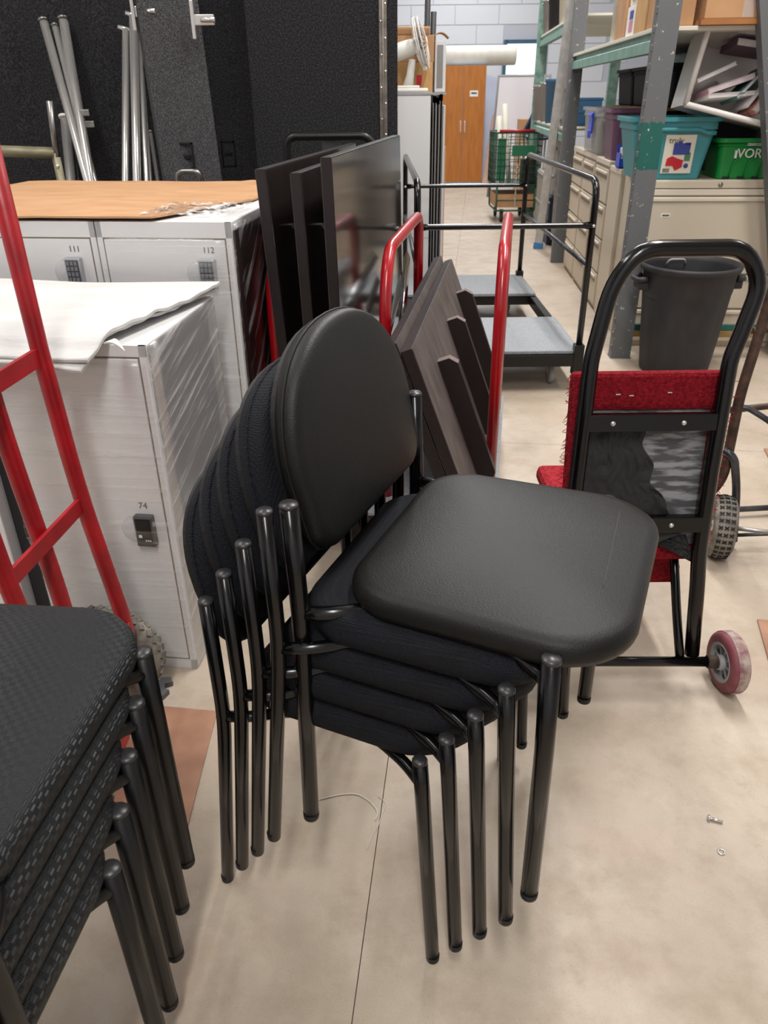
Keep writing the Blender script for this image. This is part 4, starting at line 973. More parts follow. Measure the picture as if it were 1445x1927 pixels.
bm = NB(); lathe(bm, [(.012, .002), (.012, .0045), (0, .0045)], 14, M=M2 @ Matrix.Translation((.048, -.055, 0))); part('picture', bm, 'print_blue', lab)
bm = NB(); [box(bm, (-.066+.004*k, -.078, .003), (.0018, .02, .002), M2) for k in range(9)]; part('barcode', bm, 'print_black', lab)
bm = NB(); tube(bm, fillet([V(-.20, -.211, .268), V(-.14, -.214, .240), V(-.10, -.214, .238), V(.12, -.214, .238), V(.15, -.214, .222), V(.20, -.211, .222)], .02), .010, 8, flat=(1, .6)); part('rim_skirt', bm, 'bin_teal', teal)
for (x, y, z, s, m_) in ((-.10, .02, .245, (.10, .12, .05), 'print_grey'), (.02, -.02, .25, (.12, .10, .05), 'bin_grey'), (.11, .05, .25, (.09, .10, .06), 'book_white')):
    bm = NB(); box(bm, (x, y, z), s, Matrix.Rotation(x*3, 4, 'Z'), .01); part('contents', bm, m_, teal)
p = rw(.655, .42, zc); gr = tote('storage_tote', 'green plastic tote with white lettering beside the teal one', p, .44, .34, .47, .37, .195, 'bin_green')
Mg = frame((0, 0, 0), (1, 0, 0), V(0, -.08, 1).normalized(), V(0, -1, -.08).normalized())
part('lettering', text_bm('VORT', .062, frame((-.062, -.1905, .122), (1, 0, 0), V(0, -.05, 1).normalized(), V(0, -1, -.05).normalized()), .004), 'paper_white', gr)
bm = NB()
for k in range(2): box(bm, (-.052, -.197-.0005*k, .163+.007*k), (.10, .014, .003))
box(bm, (-.149, -.1885, .120), (.010, .012, .038)); part('small_print', bm, 'paper_white', gr)
for k in range(6): bm = NB(); bx(bm, -.19+k*.075, -.155+k*.075, -.176, -.170, .002, .012); part('foot_rib', bm, 'bin_dark', gr)
for k in range(5):
    bm = NB(); tube(bm, fillet([V(-.16+k*.075, -.174, .015), V(-.15+k*.075, -.182, .08), V(-.13+k*.08, -.184, .10+.006*k)], .03), .004, 6); part('ridge', bm, 'bin_green', gr)
# milky bin tipped on its side over the green one, full of books
TL, BL_, BR = at(1352, 42, 4.30), at(1290, 196, 4.24), at(1460, 240, 4.24); BR = BL_+(BR-BL_)*1.25
ax = (BR-BL_).normalized(); ay = (TL-BL_); ay = (ay-ax*ay.dot(ax)).normalized(); az = ax.cross(ay); 
if az.y > 0: az = -az
mb = thing('storage_tote', 'milky plastic bin tipped on its side and full of books', 'bin', BL_+az*-.2); OM = mb.location.copy()
MB = frame(BL_, ax, ay, az); w_, h_, dp = (BR-BL_).length, (TL-BL_).length+.02, .30
bm = NB(); i_ = .035
def bq(a, b, c, d): 
    f = bm.faces.new([bm.verts.new(MB @ V(*q)) for q in (a, b, c, d)])
O4 = [(0, 0, 0), (w_, 0, 0), (w_, h_, 0), (0, h_, 0)]; I4 = [(.012, .012, 0), (w_-.012, .012, 0), (w_-.012, h_-.012, 0), (.012, h_-.012, 0)]
OB4 = [(i_, i_, -dp), (w_-i_, i_, -dp), (w_-i_, h_-i_, -dp), (i_, h_-i_, -dp)]; IB4 = [(i_+.006, i_+.006, -dp+.006), (w_-i_-.006, i_+.006, -dp+.006), (w_-i_-.006, h_-i_-.006, -dp+.006), (i_+.006, h_-i_-.006, -dp+.006)]
for k in range(4):
    j = (k+1) % 4; bq(O4[k], O4[j], I4[j], I4[k]); bq(O4[j], O4[k], OB4[k], OB4[j]); bq(I4[k], I4[j], IB4[j], IB4[k])
bq(*OB4[::-1]); bq(*IB4); bmesh.ops.remove_doubles(bm, verts=bm.verts[:], dist=.0005); part('tub', bm, 'bin_milky', mb, off=OM)
bm = NB(); pts = [MB @ V(*q) for q in (O4[0], O4[1], O4[2], O4[3])]; tube(bm, fillet(pts+[pts[0]], .03), .014, 8); part('rim', bm, 'bin_milky', mb, off=OM)
def book(lb, x, y, ang, w, h, t, m, cov=None, z=-.10):
    M = MB @ Matrix.Translation((x, y, z)) @ Matrix.Rotation(ang, 4, 'Z'); P = M @ V(0, 0, 0)
    b = thing('book', lb, 'book', P, 0, 'books in the tipped bin'); bm = NB(); box(bm, (0, 0, 0), (w-.008, t-.004, h-.006), M); part('pages', bm, 'book_white', b, off=P)
    bm = NB(); box(bm, (0, t/2-.001, 0), (w, .002, h), M); box(bm, (0, -t/2+.001, 0), (w, .002, h), M); box(bm, (-w/2, 0, 0), (.002, t, h), M); part('cover', bm, m, b, off=P)
book('thin white book lying uppermost in the tipped bin', .235, .37, .10, .17, .18, .020, 'book_white'); book('thick pale book with dark lettering under the uppermost one', .27, .325, .09, .22, .18, .034, 'book_plum')
book('open white booklet leaning on the left side of the bin', .11, .17, .62, .20, .18, .018, 'book_white'); book('pale pink book fanned open in the middle of the bin', .20, .14, .52, .24, .18, .026, 'book_pink'); book('white paperback below the pink book', .22, .095, .28, .24, .18, .018, 'paper_white')
book('teal-backed book curving up in the tipped bin', .30, .17, 1.02, .20, .18, .016, 'book_teal'); book('salmon-spined book standing at the right of the bin', .395, .15, 1.22, .22, .18, .032, 'book_salmon'); book('white-spined book beside the salmon one', .44, .14, 1.22, .20, .18, .022, 'paper_white'); book('slim white book wedged left of the salmon one', .352, .15, 1.12, .20, .18, .016, 'book_white')
# bins further along the cabinet tops
zb = .932
p = rw(.165, 1.24, .932); tote('storage_tote', 'purple plastic tote between the teal and clear ones', p, .25, .28, .29, .32, .285, 'bin_purple')
p = rw(.17, 1.82, .936); clr = tote('storage_tote', 'clear plastic box with a blue clip handle', p, .30, .55, .33, .60, .285, 'bin_clear')
bm = NB(); box(bm, (-.178, -.10, .19), (.012, .13, .13), None, .004); box(bm, (-.186, -.10, .235), (.010, .14, .02), None, .003); [box(bm, (-.184, -.14+.04*k, .12), (.008, .02, .05), None, .003) for k in range(3)]; part('clip_handle', bm, 'bin_blue', clr)
bm = NB(); box(bm, (0, 0, .10), (.24, .34, .18), None, .02); part('contents', bm, 'bin_grey', clr)
sb = thing('parts_bin', 'small blue open bin holding white boxes beside the teal tote', 'bin', rw(.075, .80, .913), RA); bm = NB(); bx(bm, -.055, .05, -.05, .06, 0, .006); bx(bm, -.055, -.05, -.05, .06, 0, .08); bx(bm, .045, .05, -.05, .06, 0, .12); bx(bm, -.055, .05, .055, .06, 0, .12); bx(bm, -.055, .05, -.05, -.045, 0, .05); part('tray', bm, 'bin_blue', sb)
for k, (z, m_) in enumerate(((.008, 'paper_white'), (.058, 'paper_cream'))):
    o = NB(); bx(o, -.04, .04, -.04, .045, z, z+.048, bev=.002); q = part('carton', o, m_); q.location = sb.location; q.rotation_euler.z = RA; tag(q, 'small white carton in the blue parts bin' if k == 0 else 'small cream carton stacked on the white one in the blue bin', 'carton')
# dim goods at the back of the bay
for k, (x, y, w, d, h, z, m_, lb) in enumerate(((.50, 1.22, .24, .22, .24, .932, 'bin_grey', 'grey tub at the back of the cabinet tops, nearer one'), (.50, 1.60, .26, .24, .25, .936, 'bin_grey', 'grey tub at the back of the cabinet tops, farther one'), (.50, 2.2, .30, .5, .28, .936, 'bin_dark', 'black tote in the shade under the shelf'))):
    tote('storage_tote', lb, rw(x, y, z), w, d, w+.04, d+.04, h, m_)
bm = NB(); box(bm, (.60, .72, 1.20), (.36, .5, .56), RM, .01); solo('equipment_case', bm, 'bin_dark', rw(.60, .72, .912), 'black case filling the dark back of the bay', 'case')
bm = NB(); bx(bm, .30, .80, 1.05, 2.72, 1.205, 1.222); part('mid_shelf', bm, 'wood_strip', rk)
for k, lb in enumerate(('black tote under the shelf nearest the chipped post', 'black tote in the middle of the row under the shelf', 'black tote furthest along the row under the shelf')):
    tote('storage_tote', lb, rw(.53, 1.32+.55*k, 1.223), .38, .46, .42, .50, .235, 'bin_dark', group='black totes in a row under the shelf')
bm = NB(); sheet(bm, lambda u, v: RM @ V(.945+.008*noise.noise(V(u*9, v*2, 1)), .05+2.7*u, .02+1.53*v), 40, 6, .003); solo('shade_backing', bm, 'bin_dark', rw(.945, 1.4, 0), 'added black sheet standing in for the shade at the back of the rack bay', 'shade sheet')  # dark sheet added so the back of the bay reads as deep shade
bm = NB(); box(bm, (.28, 1.42, 1.345), (.03, .012, .26), RM, .002); solo('measuring_stick', bm, 'orange_paint', rw(.30, 1.42, 1.2), 'short bright orange strip hanging under the shelf', 'strip')
# goods on the shelf
def carton(label, x0, x1, y0, y1, h, m='cardboard', z=1.577, flaps=True, tape=True, nm='cardboard_box'):
    t = rthing(nm, label, 'box', (x0+x1)/2, (y0+y1)/2, z, group='boxes on the rack shelf'); w, d = x1-x0, y1-y0
    bm = NB(); bx(bm, -w/2, w/2, -d/2, d/2, 0, h, bev=.003); part('body', bm, m, t)
    if tape:
        bm = NB(); bx(bm, -.025, .025, -d/2-.001, -d/2+.001, 0, h); part('tape', bm, 'blister', t)
    if flaps:
        bm = NB(); bx(bm, -w/2, w/2, -d/2-.004, d/2, -.001, .004); part('bottom_flap', bm, 'cardboard_edge', t)
    return t
carton('large brown cardboard box above the tipped bin', .175, .56, .02, .55, .32, z=1.60)
carton('brown cardboard box right of the large one behind the slanted post', .575, .80, .06, .55, .34, 'cardboard_dark', z=1.58)
bm = NB(); bx(bm, .16, .80, .01, .56, 1.577, 1.599, RM); solo('wooden_pallet_board', bm, 'cardboard_dark', rw(.4, .3, 1.577), 'dark board under the large box on the shelf', 'board')
carton('plain cardboard box beside the chipped post on the shelf', -.015, .15, .10, .34, .30, 'cardboard', tape=False)
carton('worn cardboard box with a torn paper strip next to the white packages', -.02, .15, .36, .62, .30, 'cardboard_light', tape=True)
w1_ = carton('white package with a yellow print stacked over another', -.005, .13, .66, .86, .15, 'paper_white', z=1.722, flaps=False, tape=False, nm='carton')
w2_ = carton('white package with a pink print under the yellow one', -.01, .13, .65, .88, .142, 'paper_white', flaps=False, tape=False, nm='carton')
for t, c1, c2 in ((w1_, 'print_yellow', 'print_pink'), (w2_, 'print_pink', 'print_blue')):
    bm = NB(); bx(bm, -.0715, -.066, -.05, .04, .02, .075); part('print', bm, c1, t); bm = NB(); bx(bm, -.0715, -.066, -.05, .04, .08, .12); part('print', bm, c2, t)
carton('tall brown cardboard box behind the white packages', -.015, .30, .92, 1.18, .52, 'cardboard', tape=False)
for k, (y, r, m_, lb) in enumerate(((1.42, .045, 'pvc', 'cream cardboard tube standing on the shelf beside the ladder'), (1.32, .03, 'print_grey', 'dark tube standing behind the cream one'))):
    bm = NB(); lathe(bm, [(r, 0), (r, .62), (r*.85, .62), (r*.85, .02), (0, .02)], 20); o = part('tube', bm, m_); o.location = rw(.05, y, 1.577); tag(o, lb, 'tube')

# leaning aluminium ladders
def ladder(label, fx, tx, wid, n, r, shoe):
    """fx = near-left foot, tx = top, both world"""
    t = thing('ladder', label, 'ladder', fx, 0, 'ladders leaning in the aisle'); side = V(.35, .94, 0).normalized()*wid; a = V(0, 0, 0); b = tx-fx
    d = b.normalized()
    for q in (V(0, 0, 0), side):
        bm = NB(); M = frame(q+b/2, side.normalized(), d.cross(side.normalized()), d); box(bm, (0, 0, 0), (.030, .075, b.length), M, .003); rr = part('rail', bm, 'alu', t)
        bm = NB(); box(bm, (0, 0, -b.length/2+.03), (.04, .09, .06), M, .004); part('shoe', bm, shoe, rr)
    for k in range(n):
        c = b*((k+.6)/n); bm = NB(); tube(bm, [c, c+side], .016, 8); part('rung', bm, 'alu', t)
fA = atz(1012, 468, 0.0); tA = at(1084, -60, 7.15)
ladder('wide aluminium ladder leaning against the rack beside the aisle', fA, V(tA.x, tA.y, tA.z), .42, 9, .02, 'ladder_blue')
fB = atz(1042, 462, 0.0); tB = at(1076, 60, 7.5)
ladder('narrow aluminium ladder leaning behind the wide one', fB, V(tB.x, tB.y, tB.z), .36, 7, .02, 'black_flat')

# ---------------------------------------------------------------- far end of the aisle
# white cabinet, fan and boxes on the left of the aisle
wc = thing('tall_cabinet', 'tall white cabinet end panel beside the black carpeted panel', 'cabinet', (.10, 5.85, 0)); OC = wc.location.copy()
bm = NB(); bx(bm, -.35, .335, 5.60, 6.10, 0, 1.305, bev=.003); part('body', bm, 'cabinet_white', wc, off=OC)
bm = NB(); bx(bm, -.355, .345, 5.595, 6.12, 1.306, 1.322, bev=.002); part('top', bm, 'locker_edge', wc, off=OC)
bm = NB(); bx(bm, -.35, .336, 5.598, 5.601, .425, .428); part('seam', bm, 'locker_edge', wc, off=OC)
for k, (x, y0, y1, h, m_, lb) in enumerate(((.362, 5.62, 6.9, 1.30, 'dark_glass', 'dark framed glass door standing nearest the white cabinet'), (.392, 5.75, 7.1, 1.29, 'dark_glass', 'second dark framed glass door beside the white cabinet'), (.425, 5.9, 7.3, 1.31, 'dark_glass', 'third dark framed glass door beside the white cabinet'), (.47, 6.2, 7.6, 1.24, 'cabinet_white', 'white board leaning outside the glass doors'), (.51, 6.6, 8.0, .95, 'pink_board', 'low tan board outermost along the row of doors'))):
    t = thing('leaning_door', lb, 'door panel', (x, (y0+y1)/2, 0), 0, 'panels standing in a row beside the white cabinet'); ym = (y0+y1)/2
    bm = NB(); bx(bm, -.008, .008, y0-ym, y1-ym, 0, h, bev=.002); pn_ = part('panel', bm, m_, t)
    if m_ == 'dark_glass':
        bm = NB()
        for a in ((y0-ym, y0-ym+.035, 0, h), (y1-ym-.035, y1-ym, 0, h), (y0-ym, y1-ym, 0, .04), (y0-ym, y1-ym, h-.04, h)): bx(bm, -.0105, .0105, a[0], a[1], a[2], a[3])
        part('frame', bm, 'grey_frame', t)
# desk fan
fp = at(772, 166, 5.80); FT = 1.3225
fan = thing('desk_fan', 'white desk fan standing on the white cabinet', 'fan', (fp.x, 5.80, FT)); OFN = fan.location.copy()
bm = NB(); bx(bm, -.115, .115, -.09, .09, 0, .024, bev=.010); bx(bm, -.09, .06, -.07, .07, .022, .04, bev=.008); part('base', bm, 'fan_white', fan)
bm = NB(); tube(bm, [V(-.015, 0, .03), V(0, 0, .10), V(.012, 0, .19)], [.036, .026, .022], 12); part('stem', bm, 'fan_white', fan)
bm = NB(); tube(bm, [V(-.135, 0, .205), V(-.10, 0, .225), V(.0, 0, .255), V(.05, 0, .27)], [.045, .052, .050, .038], 14); part('motor', bm, 'fan_white', fan)
hd = V(.95, -.12, .26).normalized(); sx_ = V(0, 0, 1).cross(hd).normalized(); sy_ = hd.cross(sx_); Mh = frame(V(.062, 0, .275), sx_, sy_, hd)
bm = NB()
for (r_, z_) in ((.150, -.012), (.154, .0), (.150, .022)): ring = [Mh @ V(r_*math.cos(2*PI*k/36), r_*math.sin(2*PI*k/36), z_) for k in range(37)]; tube(bm, ring, .0035, 6, caps=False)
for k in range(30):
    a = 2*PI*k/30; ca, sa = math.cos(a), math.sin(a)
    tube(bm, [Mh @ V(.150*ca, .150*sa, .022), Mh @ V(.10*ca, .10*sa, .040), Mh @ V(.03*ca, .03*sa, .046)], .0012, 4, caps=False); tube(bm, [Mh @ V(.150*ca, .150*sa, -.012), Mh @ V(.09*ca, .09*sa, -.03), Mh @ V(.035*ca, .035*sa, -.034)], .0012, 4, caps=False)
lathe(bm, [(0, .043), (.03, .043), (.028, .050), (0, .052)], 18, M=Mh); part('grille', bm, 'fan_white', fan)
for k in range(3):
    def blade(u, v, k=k):
        a = 2*PI*k/3+v*1.1-.3; r_ = .028+.105*u; return Mh @ V(r_*math.cos(a), r_*math.sin(a), .004+.022*(v-.5))
    bm = NB(); sheet(bm, blade, 6, 6, .002); part('blade', bm, 'fan_grey', fan)
bm = NB(); lathe(bm, [(0, -.012), (.03, -.012), (.03, .02), (0, .026)], 18, M=Mh); part('hub', bm, 'fan_grey', fan)
# boxes behind the fan
def fbox(lb, x0, x1, y0, y1, z0, z1, m_, extra=None):
    t = thing('cardboard_box', lb, 'box', ((x0+x1)/2, (y0+y1)/2, z0)); bm = NB(); bx(bm, x0, x1, y0, y1, z0, z1, bev=.003); part('body', bm, m_, t, off=t.location); return t
b1 = fbox('brown cardboard box with a red mark behind the desk fan', -.20, .365, 5.93, 6.10, 1.3225, 1.50, 'cardboard_light'); bm = NB(); bx(bm, .255, .29, 5.927, 5.931, 1.365, 1.425); part('red_mark', bm, 'print_red', b1, off=b1.location)
b2 = fbox('open cardboard box stacked above the red-marked one', -.20, .372, 5.94, 6.10, 1.501, 1.655, 'cardboard')
bm = NB(); sheet(bm, lambda u, v: (.372+.10*u, 5.95+.14*v, 1.655-.012*u*u*8*.2+.02*math.sin(u*3)), 8, 3, .004); part('flap', bm, 'cardboard_light', b2, off=b2.location)
bm = NB(); sheet(bm, lambda u, v: (-.2+.54*u, 5.945-.02*v, 1.652+.05*v), 4, 3, .004); part('flap', bm, 'cardboard', b2, off=b2.location)
t = thing('appliance', 'narrow white appliance with a dark grille beside the boxes', 'appliance', (.41, 6.02, 1.3225)); bm = NB(); bx(bm, .380, .455, 5.97, 6.10, 1.3225, 1.625, bev=.004); part('case', bm, 'cabinet_white', t, off=t.location); bm = NB(); bx(bm, .395, .435, 5.965, 5.971, 1.35, 1.60); part('grille', bm, 'grey_frame', t, off=t.location)
bm = NB(); bx(bm, .34, .46, 5.92, 6.12, 1.306, 1.3215); solo('shelf_offcut', bm, 'locker_edge', (.40, 6.02, 1.306), 'grey shelf end under the white appliance', 'shelf')
for px, ty, lb in ((806, -40, 'tall black pole standing behind the cardboard boxes'), (816, 22, 'short black pole standing behind the cardboard boxes')):
    a = at(px, ty, 6.25); bm = NB(); tube(bm, [V(a.x-.03, 6.25, 0), V(a.x, 6.25, a.z)], .020, 10); solo('pole', bm, 'black_flat', (a.x-.03, 6.25, 0), lb, 'pole')

# wardrobe and what stands round it
wd = thing('wardrobe', 'orange wood two-door wardrobe at the end of the aisle', 'wardrobe', (1.43, 14.0, 0)); OW = wd.location.copy()
bm = NB(); bx(bm, .95, 1.70, 13.87, 14.35, 0, 1.715); part('body', bm, 'wardrobe_side', wd, off=OW)
for x0, x1, hx in ((.95, 1.345, 1.315), (1.35, 1.70, 1.385)):
    bm = NB(); bx(bm, x0, x1, 13.845, 13.869, .03, 1.715, bev=.003); d_ = part('door', bm, 'wardrobe_wood', wd, off=OW); bm = NB(); tube(bm, fillet([V(hx, 13.84, .76), V(hx, 13.81, .78), V(hx, 13.81, .92), V(hx, 13.84, .94)], .02), .007, 8); part('handle', bm, 'hub_white', d_, off=OW)
bm = NB(); bx(bm, 1.45, 1.58, 13.842, 13.845, 1.285, 1.37); part('notice', bm, 'paper_white', wd, off=OW); bm = NB(); bx(bm, 1.47, 1.56, 13.840, 13.842, 1.32, 1.345); part('print', bm, 'print_grey', wd, off=OW)
bm = NB(); lathe(bm, [(.0, 0), (.135, 0), (.14, .02), (.14, 1.38), (.135, 1.40), (0, 1.40)], 28, M=frame((.78, 14.08, 1.857), (0, 1, 0), (0, 0, 1), (1, 0, 0))); solo('carpet_roll', bm, 'roll_cream', (1.48, 14.08, 1.717), 'long cream roll lying on top of the wardrobe', 'roll')
bm = NB(); hexa(bm, [V(1.70, 13.75, 0), V(2.12, 13.65, 0), V(2.12, 13.69, 0), V(1.70, 13.79, 0)], [V(1.84, 13.9, 1.02), V(2.25, 13.9, 1.02), V(2.25, 13.94, 1.02), V(1.84, 13.94, 1.02)]); solo('board', bm, 'pink_board', (1.9, 13.8, 0), 'pinkish tan board leaning beside the wardrobe', 'board')
bm = NB(); hexa(bm, [V(1.73, 14.3, 0), V(2.3, 14.3, 0), V(2.3, 14.36, 0), V(1.73, 14.36, 0)], [V(1.73, 14.5, 1.62), V(2.3, 14.5, 1.45), V(2.3, 14.56, 1.45), V(1.73, 14.56, 1.62)]); solo('board', bm, 'wardrobe_side', (2.0, 14.4, 0), 'pale blue-white board standing right of the wardrobe', 'board')
# framed whiteboards leaning back
for k, (dx, dy, lb) in enumerate(((0, 0, 'grey framed whiteboard leaning in front of the others'), (.10, .10, 'framed whiteboard just behind the front one'), (.19, .2, 'framed whiteboard furthest behind, its edge showing'))):
    t = thing('whiteboard', lb, 'whiteboard', (1.85+dx, 11.9+dy, 0), 0, 'framed whiteboards at the end of the aisle'); sh_ = .10; hh = 1.53
    b = [V(-.28, 0, 0), V(.26, -.1, 0), V(.26, -.08, 0), V(-.28, .02, 0)]; tp_ = [q+V(sh_, .25, hh) for q in b]; bm = NB(); hexa(bm, b, tp_); part('board', bm, 'whiteboard', t)
    bm = NB(); f4 = [b[0].lerp(b[3], .5), b[1].lerp(b[2], .5), tp_[1].lerp(tp_[2], .5), tp_[0].lerp(tp_[3], .5)]; tube(bm, f4+[f4[0]], .022, 4); part('frame', bm, 'grey_frame', t)
# shopping cart
sc = thing('shopping_cart', 'green wire shopping cart holding white pipes', 'cart', (1.60, 9.45, 0)); OK_ = sc.location.copy()
x0, x1, y0, y1, z0, z1 = 1.30, 1.80, 9.32, 9.95, .40, .935
for nm, f, ax_ in (('front_panel', lambda a, z: V(a, y0, z), 'x'), ('back_panel', lambda a, z: V(a, y1, z), 'x'), ('side_panel', lambda a, z: V(x0, a, z), 'y'), ('side_panel', lambda a, z: V(x1, a, z), 'y')):
    bm = NB(); a0, a1 = (x0, x1) if ax_ == 'x' else (y0, y1)
    for k in range(11): a = a0+(a1-a0)*k/10; tube(bm, [f(a, z0), f(a, z1)], .004, 4)
    for k in range(9): z = z0+(z1-z0)*k/8; tube(bm, [f(a0, z), f(a1, z)], .004 if k not in (0, 8) else .009, 4)
    part(nm, bm, 'green_wire', sc, off=OK_)
bm = NB(); bx(bm, x0, x1, y0, y1, z0-.006, z0+.004); part('basket_floor', bm, 'green_wire', sc, off=OK_)
bm = NB(); bx(bm, 1.47, 1.73, y0-.012, y0-.004, .70, .81, bev=.002); sg = part('sign', bm, 'green_panel', sc, off=OK_)
bm = NB(); bx(bm, 1.312, 1.40, y0+.008, y0+.014, .45, .88); part('side_board', bm, 'green_panel', sc, off=OK_)
bm = NB()
for x in (x0+.03, x1-.03): tube(bm, fillet([V(x, y0+.02, z0), V(x, y0+.02, .13), V(x, y1, .13), V(x, y1, z0)], .05), .011, 8)
tube(bm, [V(x0+.03, y0+.02, .13), V(x1-.03, y0+.02, .13)], .010, 8); tube(bm, [V(x0+.03, y0+.02, .24), V(x1-.03, y0+.02, .24)], .008, 8); part('undercarriage', bm, 'green_wire', sc, off=OK_)
bm = NB(); tube(bm, [V(x0+.02, y0-.01, z1+.02), V(x1-.02, y0-.01, z1+.02)], .013, 8); part('handle_bar', bm, 'red_worn', sc, off=OK_)
for x in (1.40, 1.66):
    bm = NB(); lathe(bm, [(0, -.015), (.055, -.014), (.06, 0), (.055, .014), (0, .015)], 22, M=frame((x, y0+.06, .06), (0, 1, 0), (0, 0, 1), (1, 0, 0))); w__ = part('wheel', bm, 'rubber', sc, off=OK_)
    bm = NB(); bx(bm, x-.022, x-.016, y0+.04, y0+.08, .05, .14); bx(bm, x+.016, x+.022, y0+.04, y0+.08, .05, .14); bx(bm, x-.022, x+.022, y0+.03, y0+.09, .13, .14); part('fork', bm, 'zinc', sc, off=OK_)
for x in (1.40, 1.70):
    bm = NB(); lathe(bm, [(0, -.015), (.055, -.014), (.06, 0), (.055, .014), (0, .015)], 22, M=frame((x, y1-.06, .06), (0, 1, 0), (0, 0, 1), (1, 0, 0))); part('wheel', bm, 'rubber', sc, off=OK_)
bm = NB(); bx(bm, x0+.03, x1-.04, y0+.06, y1-.05, .16, .30); solo('cardboard_box', bm, 'cardboard', (1.55, 9.6, .16), 'flat cardboard box on the lower tray of the shopping cart', 'box')
for px, py, bxp, lb in ((950, 195, 1.50, 'tall cream pipe sticking out of the shopping cart'), (939, 218, 1.42, 'shorter cream pipe at the left of the shopping cart'), (1010, 225, 1.70, 'stubby cream pipe at the right of the shopping cart'), (1021, 200, 1.745, 'cream pipe nearest the ladder in the shopping cart')):
    a = at(px, py, 9.62); bm = NB(); tube(bm, [V(bxp, 9.60, .41), a], .028, 10); solo('pipe', bm, 'pvc', (bxp, 9.6, .41), lb, 'pipe', 'cream pipes in the shopping cart')
bm = NB(); bx(bm, 1.62, 1.77, 9.42, 9.62, .405, .66, bev=.01); solo('crate', bm, 'bin_dark', (1.7, 9.5, .405), 'dark crate inside the shopping cart', 'crate')
# chain hanging down the front of the shopping cart
ch_ = thing('chain', 'thin silver chain hanging down the front of the shopping cart', 'chain', (1.535, 9.29, .16))
for k in range(16):
    bm = NB(); z = .02+k*.028; ring = [V((.007 if k % 2 else .002)*math.cos(2*PI*q/10), (.002 if k % 2 else .007)*math.cos(2*PI*q/10), z+.018*math.sin(2*PI*q/10)) for q in range(11)]; tube(bm, ring, .0035, 5, caps=False); part('link', bm, 'chrome', ch_)
# navy chair, cartons behind
nc = thing('plastic_chair', 'navy moulded plastic chair upended behind the shopping cart', 'chair', (1.93, 10.5, 0)); ON = nc.location.copy()
q0, q1 = at(982, 250, 10.5), at(1012, 182, 10.62)
def shell(u, v): p_ = q0.lerp(q1, v); return (p_.x+.32*u+.02*math.sin(PI*v), p_.y+.10*math.sin(PI*u), p_.z-.015*math.sin(PI*u)*0+.02*math.sin(PI*u))
bm = NB(); sheet(bm, shell, 10, 12, .02); part('shell', bm, 'navy_plastic', nc, off=ON)
def seat_(u, v): return (q0.x+.33*u, q0.y-.36*v, q0.z-.01-.02*math.sin(PI*u)-.03*v)
bm = NB(); sheet(bm, seat_, 8, 8, .02); part('seat', bm, 'navy_plastic', nc, off=ON)
for x, y in ((.02, -.30), (.30, -.30), (.02, .0), (.30, .0)): bm = NB(); tube(bm, [V(q0.x+x, q0.y+y, q0.z-.02), V(q0.x+x, q0.y+y*1.1, 0)], .013, 8); part('leg', bm, 'chrome', nc, off=ON)
bm = NB(); bx(bm, 1.86, 2.10, 11.2, 11.5, 0, 1.02, bev=.004); solo('cardboard_box', bm, 'cardboard', (1.98, 11.35, 0), 'tall cardboard box standing by the whiteboards', 'box')
# goods in the further rack bays
def fgood(nm, lb, x, y, z, r, h, m_):
    t = rthing(nm, lb, 'bucket', x, y, z, group='buckets in the far rack bays'); bm = NB(); lathe(bm, [(0, 0), (r*.86, 0), (r, h*.92), (r*1.06, h*.93), (r*1.06, h), (r*.94, h), (r*.80, .02), (0, .02)], 24); part('tub', bm, m_, t)
    bm = NB(); tube(bm, [V(r*1.05*math.cos(a), r*1.05*math.sin(a)*.3-.0, h*.9-.07*math.sin(a)) for a in [PI*k/10 for k in range(11)]], .004, 6); part('bail', bm, 'zinc', t)
fgood('bucket', 'grey bucket beside the far window', .08, 5.25, 1.053, .15, .34, 'bucket_grey'); fgood('bucket', 'grey bucket on the far rack next to the blue one', .10, 4.75, 1.053, .15, .36, 'bucket_grey'); fgood('bucket', 'blue bucket on the far rack behind the ladder', .10, 4.3, 1.053, .15, .38, 'bucket_blue')
fgood('bucket', 'dark bucket on the far upper shelf', .10, 4.7, 1.853, .14, .28, 'bin_dark'); fgood('bucket', 'cream bucket on the far upper shelf', .10, 3.9, 1.853, .14, .28, 'pvc')
fgood('bucket', 'grey bucket at the end of the far upper shelf', .10, 5.2, 1.853, .14, .30, 'bucket_grey')
for k, (y, z, s, m_, lb) in enumerate(((3.5, 1.053, (.30, .24, .22), 'bucket_blue', 'blue crate on the far rack by the ladder'), (3.9, .0, (.4, .5, .45), 'navy_plastic', 'navy crate on the floor under the far rack'), (4.6, .0, (.4, .5, .6), 'bin_grey', 'grey crate on the floor under the far rack'), (5.2, .0, (.3, .3, .5), 'paper_cream', 'cream crate on the floor at the end of the far rack'))):
    o = NB(); box(o, (0, 0, s[2]/2), s, None, .015); [box(o, (0, 0, s[2]*q), (s[0]+.012, s[1]+.012, .02), None, .004) for q in (.5, .95)]; c_ = part('crate', o, m_); c_.location = rw(.2, y, z); c_.rotation_euler.z = RA; tag(c_, lb, 'crate')

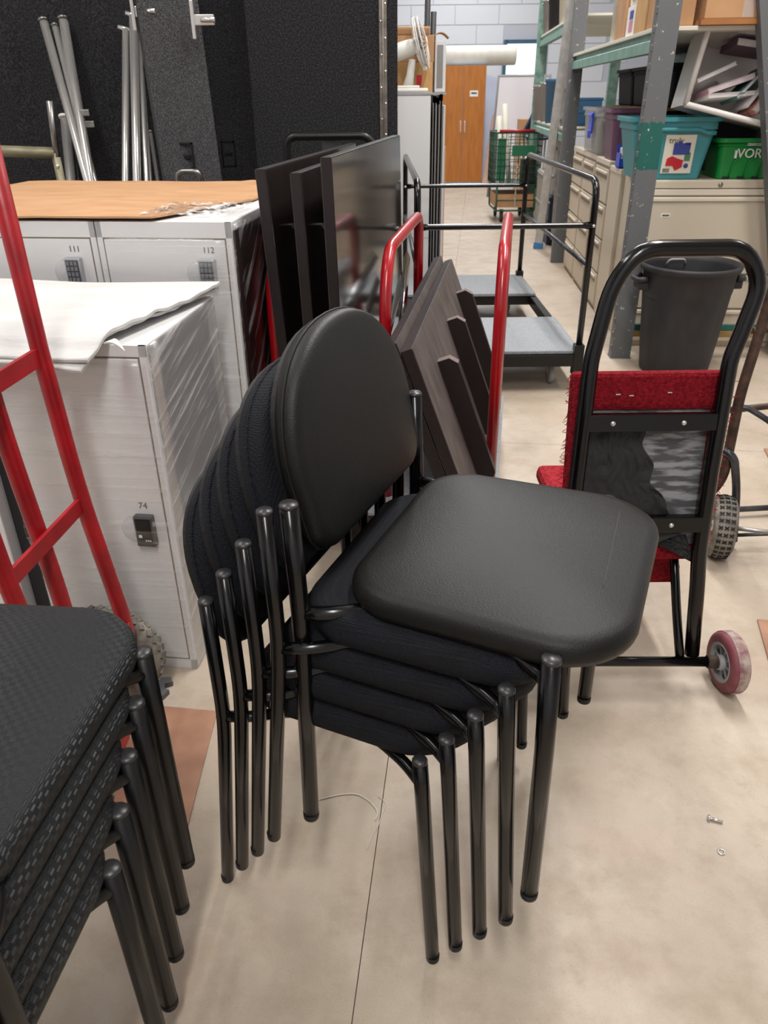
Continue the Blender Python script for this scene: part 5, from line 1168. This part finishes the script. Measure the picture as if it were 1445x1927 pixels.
# ---------------------------------------------------------------- small things on the floor
bm = NB(); poly = [atz(302, 1331), atz(409, 1341), atz(352, 1562), atz(296, 1566), atz(200, 1500), atz(236, 1400)]
prism(bm, [(p.x, p.y) for p in poly][::-1], .004, Matrix.Translation((0, 0, .001))); solo('hardboard_sheet', bm, 'brown_sheet', poly[0], 'reddish brown hardboard sheet on the floor between the chair stacks', 'sheet')
c = atz(305, 1300); t = thing('rubber_piece', 'broken dark grey rubber piece on the floor by locker 74', 'scrap', c)
bm = NB(); prism(bm, [(-.045, -.03), (.012, -.034), (.022, -.012), (.008, -.006), (.006, .010), (.024, .018), (.016, .036), (-.03, .034)], .014, Matrix.Translation((0, 0, .0005))); part('body', bm, 'print_grey', t)
c = atz(1346, 1546); t = thing('bolt', 'loose silver bolt lying on the floor at the right', 'bolt', c, -.35); bm = NB(); tube(bm, [V(-.011, 0, .0055), V(.013, 0, .0042)], .0033, 10); part('shank', bm, 'chrome', t); bm = NB(); lathe(bm, [(0, 0), (.0062, 0), (.0062, .0045), (.002, .0055), (0, .0055)], 6, M=frame((-.011, 0, .0062), (0, 1, 0), (0, 0, 1), (-1, 0, 0))); part('head', bm, 'chrome', t)
c = atz(1357, 1604); bm = NB(); ring = [V(.0062*math.cos(2*PI*k/20), .0062*math.sin(2*PI*k/20), .0013) for k in range(21)]; tube(bm, ring, .0015, 6, caps=False); o = part('washer', bm, 'chrome'); o.location = c; tag(o, 'small metal ring lying on the floor below the bolt', 'washer')
pts = [atz(600, 1506), atz(640, 1496), atz(672, 1494), atz(698, 1510), atz(712, 1530), atz(706, 1545)]; bm = NB(); tube(bm, fillet([p+V(0, 0, .0022) for p in pts], .04), .0014, 6)
solo('plastic_strap', bm, 'thread', pts[0], 'clear plastic strap end curled on the floor under the chairs', 'strap')
pts = [atz(712, 1500), atz(728, 1512), atz(716, 1540), atz(712, 1556), atz(700, 1572), atz(690, 1600)]; bm = NB(); tube(bm, fillet([p+V(0, 0, .0012) for p in pts], .02), .0008, 5)
solo('thread', bm, 'thread', pts[0], 'pale loose thread lying over the floor joint', 'thread')
for (c0_, c1_, la, lb2, lb) in (((1424, 1168), (1450, 1262), .34, .50, 'brown mat on the floor at the right beside the maroon wheel'), ((1437, 846), (1448, 868), .20, .30, 'brown mat on the floor near the steel hand truck')):
    q = atz(*c0_); e1 = (atz(*c1_)-q).normalized()*la; e2 = V(-e1.y, e1.x, 0).normalized()*lb2
    bm = NB(); prism(bm, [(p.x, p.y) for p in (q, q+e1, q+e1+e2, q+e2)], .006, Matrix.Translation((0, 0, .0005))); solo('floor_mat', bm, 'brown_sheet', q, lb, 'mat')
